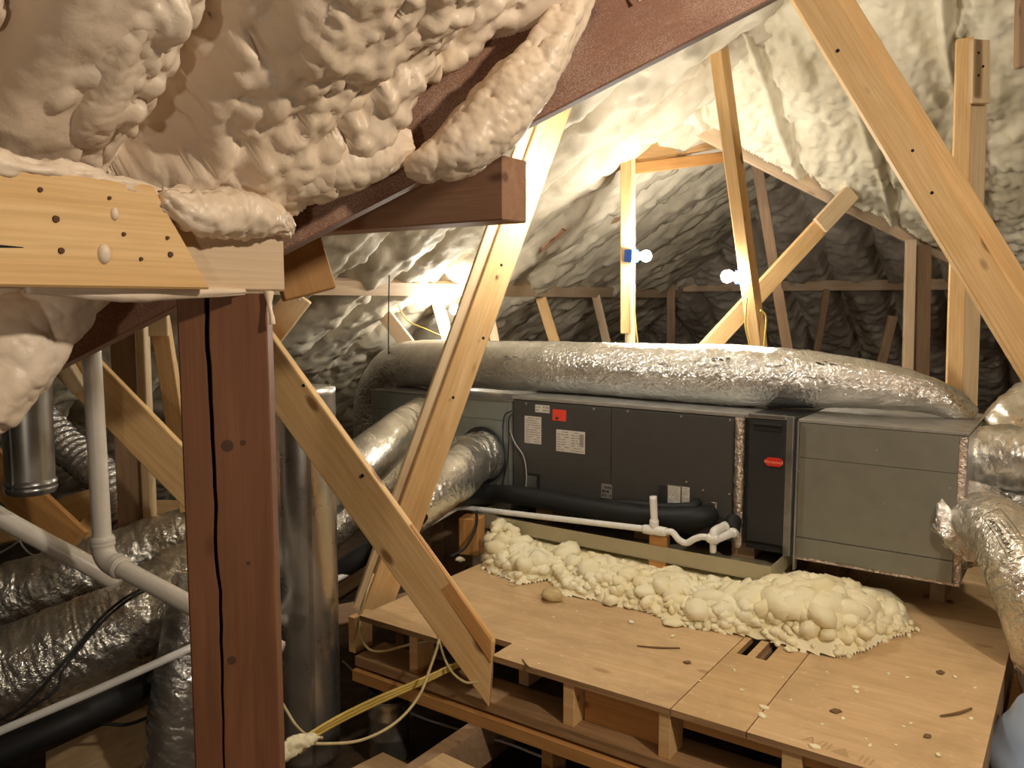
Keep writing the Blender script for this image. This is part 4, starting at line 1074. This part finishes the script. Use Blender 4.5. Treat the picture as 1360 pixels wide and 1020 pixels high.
GY = 'yellow cable bundle'
for i in range(3):
    dx, dy = (0, -6, -13)[i], (0, 4, 2)[i]
    cable('yellow_cable', ('lower', 'middle', 'upper')[i] + ' strand of the yellow cable bundle crossing the tall pipe', [P(330 + dx, 1030 - dy, 2.0), P(385 + dx, 1000 - dy * 1.2, 2.14), P(440, 965 - dy * 2, 2.28), P(500, 935 - dy * 2, 2.40), P(560, 908 - dy * 1.5, 2.50), P(618, 880 - dy, 2.60), P(660, 862, 2.8)], .0052, YELLOW, 70, group=GY)
cable('hanging_cable', 'tan cable sagging in a deep loop below the long brace', [P(582, 828, 2.62), P(583, 850, 2.55), P(572, 885, 2.45), P(556, 925, 2.38), P(525, 960, 2.32), P(480, 983, 2.26), P(430, 988, 2.2), P(400, 985, 2.15)], .0045, TAN_C)
cable('looped_cable', 'tan cable looping off the platform corner by the tall leaning brace', [P(496, 762, 2.94), P(486, 790, 2.90), P(479, 820, 2.86), P(480, 845, 2.82), P(490, 862, 2.78), P(510, 865, 2.74), P(540, 857, 2.70), P(572, 850, 2.66), P(585, 845, 2.64)], .0045, TAN_C)
cable('short_cable', 'tan cable curving under the lower end of the long brace', [P(580, 835, 2.6), P(588, 868, 2.54), P(600, 892, 2.5), P(618, 906, 2.48), P(636, 905, 2.48)], .004, TAN_C)
cable('drooping_cable', 'tan cable drooping from the brown post in front of the tall pipe', [P(350, 905, 2.3), P(372, 930, 2.3), P(392, 962, 2.28), P(410, 978, 2.24), P(428, 980, 2.22)], .0045, TAN_C)
cable('grey_cable', 'thin grey cable on the floor below the platform', [P(455, 878, 3.3), P(492, 912, 3.1), P(545, 946, 2.85), P(600, 966, 2.7), P(668, 985, 2.52), P(720, 1005, 2.42)], .0045, GREY_C)
foamc = Tube([P(355, 1006, 2.06), P(378, 996, 2.10), P(398, 988, 2.13), P(421, 982, 2.17)], [.012, .022, .02, .008], 60, 24, blob_disp(.010, 83)).build('foam_lump', FOAM_PILE); tag(foamc, 'cream foam lump stuck on the yellow cables', 'foam')
GB = 'black cables on the lower duct'
cable('black_cable', 'left of two black cables crossing the lower large duct', [P(-20, 965, 2.40), P(30, 938, 2.44), P(75, 890, 2.50), P(110, 850, 2.58), P(135, 820, 2.62), P(165, 795, 2.66), P(195, 779, 2.70)], .0045, RUBBER)
cable('black_cable', 'right of two black cables crossing the lower large duct', [P(-10, 975, 2.36), P(45, 938, 2.40), P(75, 915, 2.44), P(85, 888, 2.50), P(115, 850, 2.57), P(140, 822, 2.61), P(170, 797, 2.65), P(200, 781, 2.69)], .0045, RUBBER)
cable('black_cable', 'black cable lying in the dark below the insulated pipe at the bottom left', [P(-10, 1010, 2.6), P(80, 978, 2.62), P(130, 962, 2.64), P(170, 962, 2.66), P(215, 945, 2.68)], .006, RUBBER)
cable('grey_cable', 'pair of thin wires hanging at the left edge below the white slanting pipe', [P(-20, 745, 3.2), P(20, 722, 3.2), P(30, 706, 3.2), P(24, 695, 3.2)], .004, GREY_C)
cable('grey_cable', 'thin wire curling below the white slanting pipe at the left', [P(22, 700, 3.22), P(28, 722, 3.22), P(45, 738, 3.2), P(70, 735, 3.2), P(88, 748, 3.2)], .004, GREY_C)
cable('yellow_cable', 'thin yellow cable hanging from the blue bulb box on the stud', [P(842, 345, 4.43), P(842, 400, 4.43), P(845, 440, 4.42), P(849, 470, 4.42)], .0045, YELLOW)
cable('yellow_cable', 'thin yellow cable running down the tall leaning stud', [P(992, 395, 3.86), P(990, 430, 3.86), P(995, 455, 3.86), P(1002, 480, 3.86)], .0045, YELLOW)
cable('yellow_cable', 'thin yellow cable hooked on a nail right of the tall leaning stud', [P(1010, 412, 3.83), P(1017, 420, 3.83), P(1016, 445, 3.83), P(1012, 480, 3.83)], .0045, YELLOW)
cable('yellow_cable', 'thin yellow cable drooping under the left purlin', [P(528, 404, 4.9), P(540, 425, 4.88), P(565, 437, 4.86), P(590, 448, 4.85)], .004, YELLOW)
cable('hanging_wire', 'thin dark wire hanging straight down left of the lower bulb', [P(517, 362, 4.4), P(516, 420, 4.4), P(516, 472, 4.4)], .003, DARK)

# ================================================================== BULBS
def bulb(label, box_c, bulb_c, face, group='bare work bulbs in the attic'):
    o = thing('work_bulb', label, 'bulb', T(Vector(box_c)), group)
    d = (Vector(bulb_c) - Vector(box_c)); ln = d.length; d.normalize(); q = d.to_track_quat('Z', 'Y').to_matrix().to_4x4()
    bm = bmesh.new(); bm_box(bm, (-.034, -.034, -.05), (.034, .034, 0), .006); bm_obj('junction_box', bm, BLUE_P, T(Vector(box_c)) @ q, o)
    bm = bmesh.new(); bmesh.ops.create_cone(bm, cap_ends=True, segments=20, radius1=.026, radius2=.021, depth=ln - .028); bm_obj('socket', bm, PVC_W, T(Vector(box_c)) @ q @ T((0, 0, (ln - .028) / 2 + .001)), o)
    bm = bmesh.new(); bmesh.ops.create_uvsphere(bm, u_segments=16, v_segments=10, radius=.03)
    bm_obj('glass_bulb', bm, EM, T(Vector(bulb_c)), o, True)
    return o


bulb('glaring bulb in a blue box beside the cut end of the reddish beam', P(688, 226, 3.02), P(711, 229, 2.98), None)
bulb('small bulb in a blue box on the upright pine stud', P(844, 340, 4.42), P(858, 340, 4.38), None)
bulb('bright bulb left of the tall leaning stud', P(982, 368, 3.93), P(966, 367, 3.9), None)
bulb('low bulb glaring under the left purlin behind the leaning brace', P(622, 410, 5.0), P(604, 411, 4.95), None)

# ================================================================== FOAM PILE, CHUNKS AND LITTER ON THE PLATFORM
poly = [G(x, y, .55) for x, y in ((636, 720), (640, 757), (690, 778), (728, 772), (745, 792), (800, 800), (850, 812), (905, 832), (960, 842), (1005, 850), (1035, 858), (1070, 868), (1110, 876), (1150, 868), (1180, 850), (1215, 838), (1200, 800), (1150, 770))]
PL = [((p - C).dot(U), (p - C).dot(V)) for p in poly]
PL += [(1.5, 1.25), (.1, 1.2)]
s = np.arange(-.15, 1.8, .0065); t = np.arange(.25, 1.35, .0065); Sg, Tg = np.meshgrid(s, t, indexing='ij')


def inside_dist(px_, py_):
    d = np.full(px_.shape, 9.0); ins = np.zeros(px_.shape, bool); n = len(PL)
    for i in range(n):
        (x0, y0), (x1, y1) = PL[i], PL[(i + 1) % n]; ex, ey = x1 - x0, y1 - y0
        k = np.clip(((px_ - x0) * ex + (py_ - y0) * ey) / (ex * ex + ey * ey), 0, 1)
        d = np.minimum(d, np.hypot(px_ - x0 - k * ex, py_ - y0 - k * ey))
        c = ((y0 > py_) != (y1 > py_)) & (px_ < ex * (py_ - y0) / (ey + 1e-12) + x0); ins ^= c
    return np.where(ins, d, -d)


D = inside_dist(Sg + .02 * fbm(Sg * 9, Tg * 9, 91), Tg + .02 * fbm(Sg * 9 + 5, Tg * 9, 92))
mu = G(1085, 842, .55); mu = ((mu - C).dot(U), (mu - C).dot(V))
mound = .075 * np.exp(-(((Sg - 1.33) / .16) ** 2 + ((Tg - .76) / .20) ** 2))
D = inside_dist(Sg, Tg) + .012 * fbm(Sg * 7, Tg * 7, 91)
ED = np.clip(D / .15, 0, 1); ED = ED * (2 - ED)
H = ED * .050 + mound * ED + np.clip((.15 - Sg) * .5, 0, .12) * ED
Pt = np.stack([Sg, Tg, H], -1)
H = H + np.clip(D / .05, 0, 1) * (.012 * knobs(Pt, .05, 401) + .007 * knobs(Pt, .022, 402) + .010 * fbm(Sg * 9, Tg * 9, 93)) - .001
H = np.where((Tg > .86) & (Sg < 1.17), np.minimum(H, .072), H)
pile = sheet('foam_pile', s, t, np.array(L(0, 0, .5505)), Un, Vn, ZI, H, FOAM_PILE, lambda a, b: H > -.0009)
tag(pile, 'long heap of trimmed cream spray foam along the front of the unit', 'foam heap')
ico = bmesh.new(); bmesh.ops.create_icosphere(ico, subdivisions=2, radius=1); iv = np.array([v.co[:] for v in ico.verts]); it = np.array([[v.index for v in f.verts] for f in ico.faces]); ico.free()
vs_all, ts_all, n_ = [], [], 0; tries = 0
while n_ < 820 and tries < 20000:
    tries += 1
    a, b = random.uniform(-.1, 1.72), random.uniform(.28, .98); i, j = np.searchsorted(s, a) - 1, np.searchsorted(t, b) - 1
    d_ = D[i, j]
    if d_ < -.004 or (b > .86 and a < 1.17): continue
    m_ = abs(a - 1.33) < .24
    r = min(random.uniform(.008, .026) if not m_ else random.choice((random.uniform(.01, .03), random.uniform(.03, .052))), .010 + max(d_, 0) * .4)
    if not m_ and random.random() < .08: r = min(.040, .012 + max(d_, 0) * .4)
    e = iv * np.array([r * random.uniform(.9, 1.7), r * random.uniform(.8, 1.15), r * random.uniform(.6, .95)])
    e = e * (1 + .38 * np.array([vn(iv[:, 0] * 1.4 + n_ * 3.3, iv[:, 1] * 1.4 + iv[:, 2] * 1.1, 405)]).T * 2)
    an, ti = random.uniform(0, 6.3), random.uniform(-.6, .6); ca, sa, ct_, st_ = math.cos(an), math.sin(an), math.cos(ti), math.sin(ti)
    e = e @ np.array([[1, 0, 0], [0, ct_, st_], [0, -st_, ct_]]) @ np.array([[ca, sa, 0], [-sa, ca, 0], [0, 0, 1]])
    vs_all.append(e + np.array(L(a, b, .5505 + max(H[i, j], 0) + r * (.25 if not m_ else .0)))); ts_all.append(it + n_ * len(iv)); n_ += 1
k = np_mesh('loose_chunks', np.vstack(vs_all), np.zeros((0, 4), int), FOAM_PILE, pile, True, True, np.vstack(ts_all)); k['kind'] = 'stuff'


def chunk(name, label, p, r, mat, seed, cat='foam chunk', group=None, flatk=.6):
    bm = bmesh.new(); bmesh.ops.create_icosphere(bm, subdivisions=2, radius=1); rr_ = random.Random(seed)
    sx, sy, sz = r * rr_.uniform(.8, 1.5), r * rr_.uniform(.7, 1.1), r * flatk * rr_.uniform(.7, 1.1); an = rr_.uniform(0, 3)
    from mathutils import noise
    for v in bm.verts:
        k = 1 + .5 * noise.noise(v.co * 1.6 + Vector((seed * 3.1, 0, 0))); v.co = Vector((v.co.x * sx * k, v.co.y * sy * k, v.co.z * sz * k))
    mn = min(v.co.z for v in bm.verts)
    return tag(bm_obj(name, bm, mat, T(Vector(p) + ZV * (-mn * .9)) @ Matrix.Rotation(an, 4, 'Z'), None, True), label, cat, group)


FOAM_TAN = foam('tan_foam', (.66, .52, .27), (.48, .36, .17), 20, 120, .5, .7)
o = chunk('foam_chunk', 'long tan foam chunk lying in front of the left part of the heap', G(732, 797, .55), .042, FOAM_TAN, 3, flatk=.7)
chunk('foam_chunk', 'flat foam chip at the foot of the heap below the pipe prop', G(893, 830, .55), .028, FOAM_PILE, 5, flatk=.35)
chunk('foam_chunk', 'cream foam chunk at the heap edge right of the tan chunk', G(812, 802, .55), .03, FOAM_PILE, 6)
chunk('foam_chunk', 'small foam chunk between the tan chunk and the flat chip', G(835, 808, .55), .018, FOAM_PILE, 9)
chunk('foam_chunk', 'lone foam chip in the middle of the plywood', G(838, 827, .55), .013, FOAM_PILE, 11, flatk=.3)
chunk('foam_chunk', 'foam bit at the foot of the wooden pipe block', G(611, 746, .55), .018, FOAM_PILE, 12)
chunk('foam_chunk', 'foam bit just right of the slots in the plywood', G(1047, 865, .55), .014, FOAM_PILE, 14, flatk=.5)
base = [(735, 820), (766, 812), (759, 860), (850, 869), (700, 863), (865, 848), (880, 842), (955, 862), (893, 846), (1015, 940), (1050, 930), (1012, 951), (1136, 913), (1138, 919), (1082, 992), (1295, 914), (1268, 900), (1205, 900), (1150, 918), (1092, 962), (1155, 990), (1200, 965), (1210, 961), (975, 890), (930, 905), (800, 905), (716, 882), (1040, 900), (1085, 910), (1098, 893), (950, 935), (860, 920), (1246, 1004), (1290, 955), (1190, 990), (1150, 982), (745, 872), (985, 917), (1120, 955), (1180, 895)]
c0_ = None
for i, (x, y) in enumerate(base):
    rr_ = .011 if i in (9, 11, 14) else random.uniform(.004, .008); p = G(x, y, .5503)
    if i % 8 == 0 or c0_ is None: c0_ = chunk('foam_crumb', 'tiny cream foam crumb scattered on the plywood', p, rr_, FOAM_PILE, 40 + i, 'crumb', 'foam crumbs on the platform', .5)
    else:
        k = c0_.copy(); COL.objects.link(k); k.matrix_world = T(p + ZV * .001) @ Matrix.Rotation(i * 1.3, 4, 'Z') @ Matrix.Scale(rr_ / .007, 4)
TW = wood('twig', (.16, .09, .04), (.25, .15, .07))
for lab, a, b, r in (('thin dark wood splinter in the middle of the plywood', (846, 859), (903, 862), .0035), ('brown stick lying near the right edge of the platform', (1249, 953), (1290, 943), .0045), ('dark splinter at the platform edge right of the long brace', (694, 877), (711, 893), .003)):
    p, q = G(*a, .55), G(*b, .55); mid = (p + q) / 2 + (q - p).cross(ZV).normalized() * .006
    tag(pipe('wood_splinter', [p + ZV * r, mid + ZV * r, q + ZV * r], [r * .6, r, r * .7], TW, None, 16, 8), lab, 'splinter')
for lab, a, r, sd in (('dark wood chip lying right of the plywood seam', (1110, 945), .012, 2), ('dark brown chip near the right front of the plywood', (1232, 979), .012, 4), ('small dark chip in the right half of the plywood', (1249, 894), .011, 6), ('dark chip beside the left seam of the plywood', (913, 881), .012, 7), ('dark chip near the plenum on the plywood', (1262, 800), .014, 8), ('dark chip in the shade under the plenum corner', (1232, 794), .015, 9)):
    chunk('wood_chip', lab, G(*a, .55), r, TW, sd, 'wood chip', None, .3)

# ================================================================== CORNERS
sb = Vector((1.50, 2.02, 0))
tb = Tube([sb, sb + ZV * .02, sb + ZV * .2, sb + ZV * .45, sb + ZV * .66, sb + ZV * .74], [.12, .2, .235, .235, .17, .03], 90, 64, lambda s, th, r: .03 * vn(s * 6, np.cos(th) * 2 + 3, 101) + .012 * vn(s * 16, np.sin(th) * 4, 102) + .006 * np.abs(vn(s * 30, np.cos(th) * 7, 103)), True)
tag(tb.build('insulation_bag', BLUE_BAG), 'bulging pale blue wrapped bundle at the bottom right corner', 'bag')
for i, (a, b, wd) in enumerate((((-60, 720), (100, 688), .09), ((55, 690), (130, 664), .12), ((95, 725), (130, 690), .10))):
    lumber('joist_end', ('long tan joist below the orange brace at the left', 'tan joist behind the arched ribbed duct', 'short tan block beside the white pipe elbow')[i], 'joist', P(*a, 3.45 - .1 * i), P(*b, 3.5 - .1 * i), wd, .04, (0, -.9, .4), PINE)
lumber('left_plywood', 'small tan plywood piece left of the brown post, behind the foil ducts', 'board', P(182, 690, 3.6), P(262, 690, 3.7), .45, .02, (0, -.2, 1), PLY)
lumber('bottom_board', 'dim tan board at the bottom left picture edge', 'board', P(60, 1035, 2.7), P(230, 955, 2.85), .25, .02, (0, -.35, .9), PLY)
lumber('floor_beam', 'dim brown beam behind the tall round pipe', 'beam', P(440, 790, 3.3), P(500, 752, 3.5), .06, .05, (0, -.9, .4), PINE_DARK)
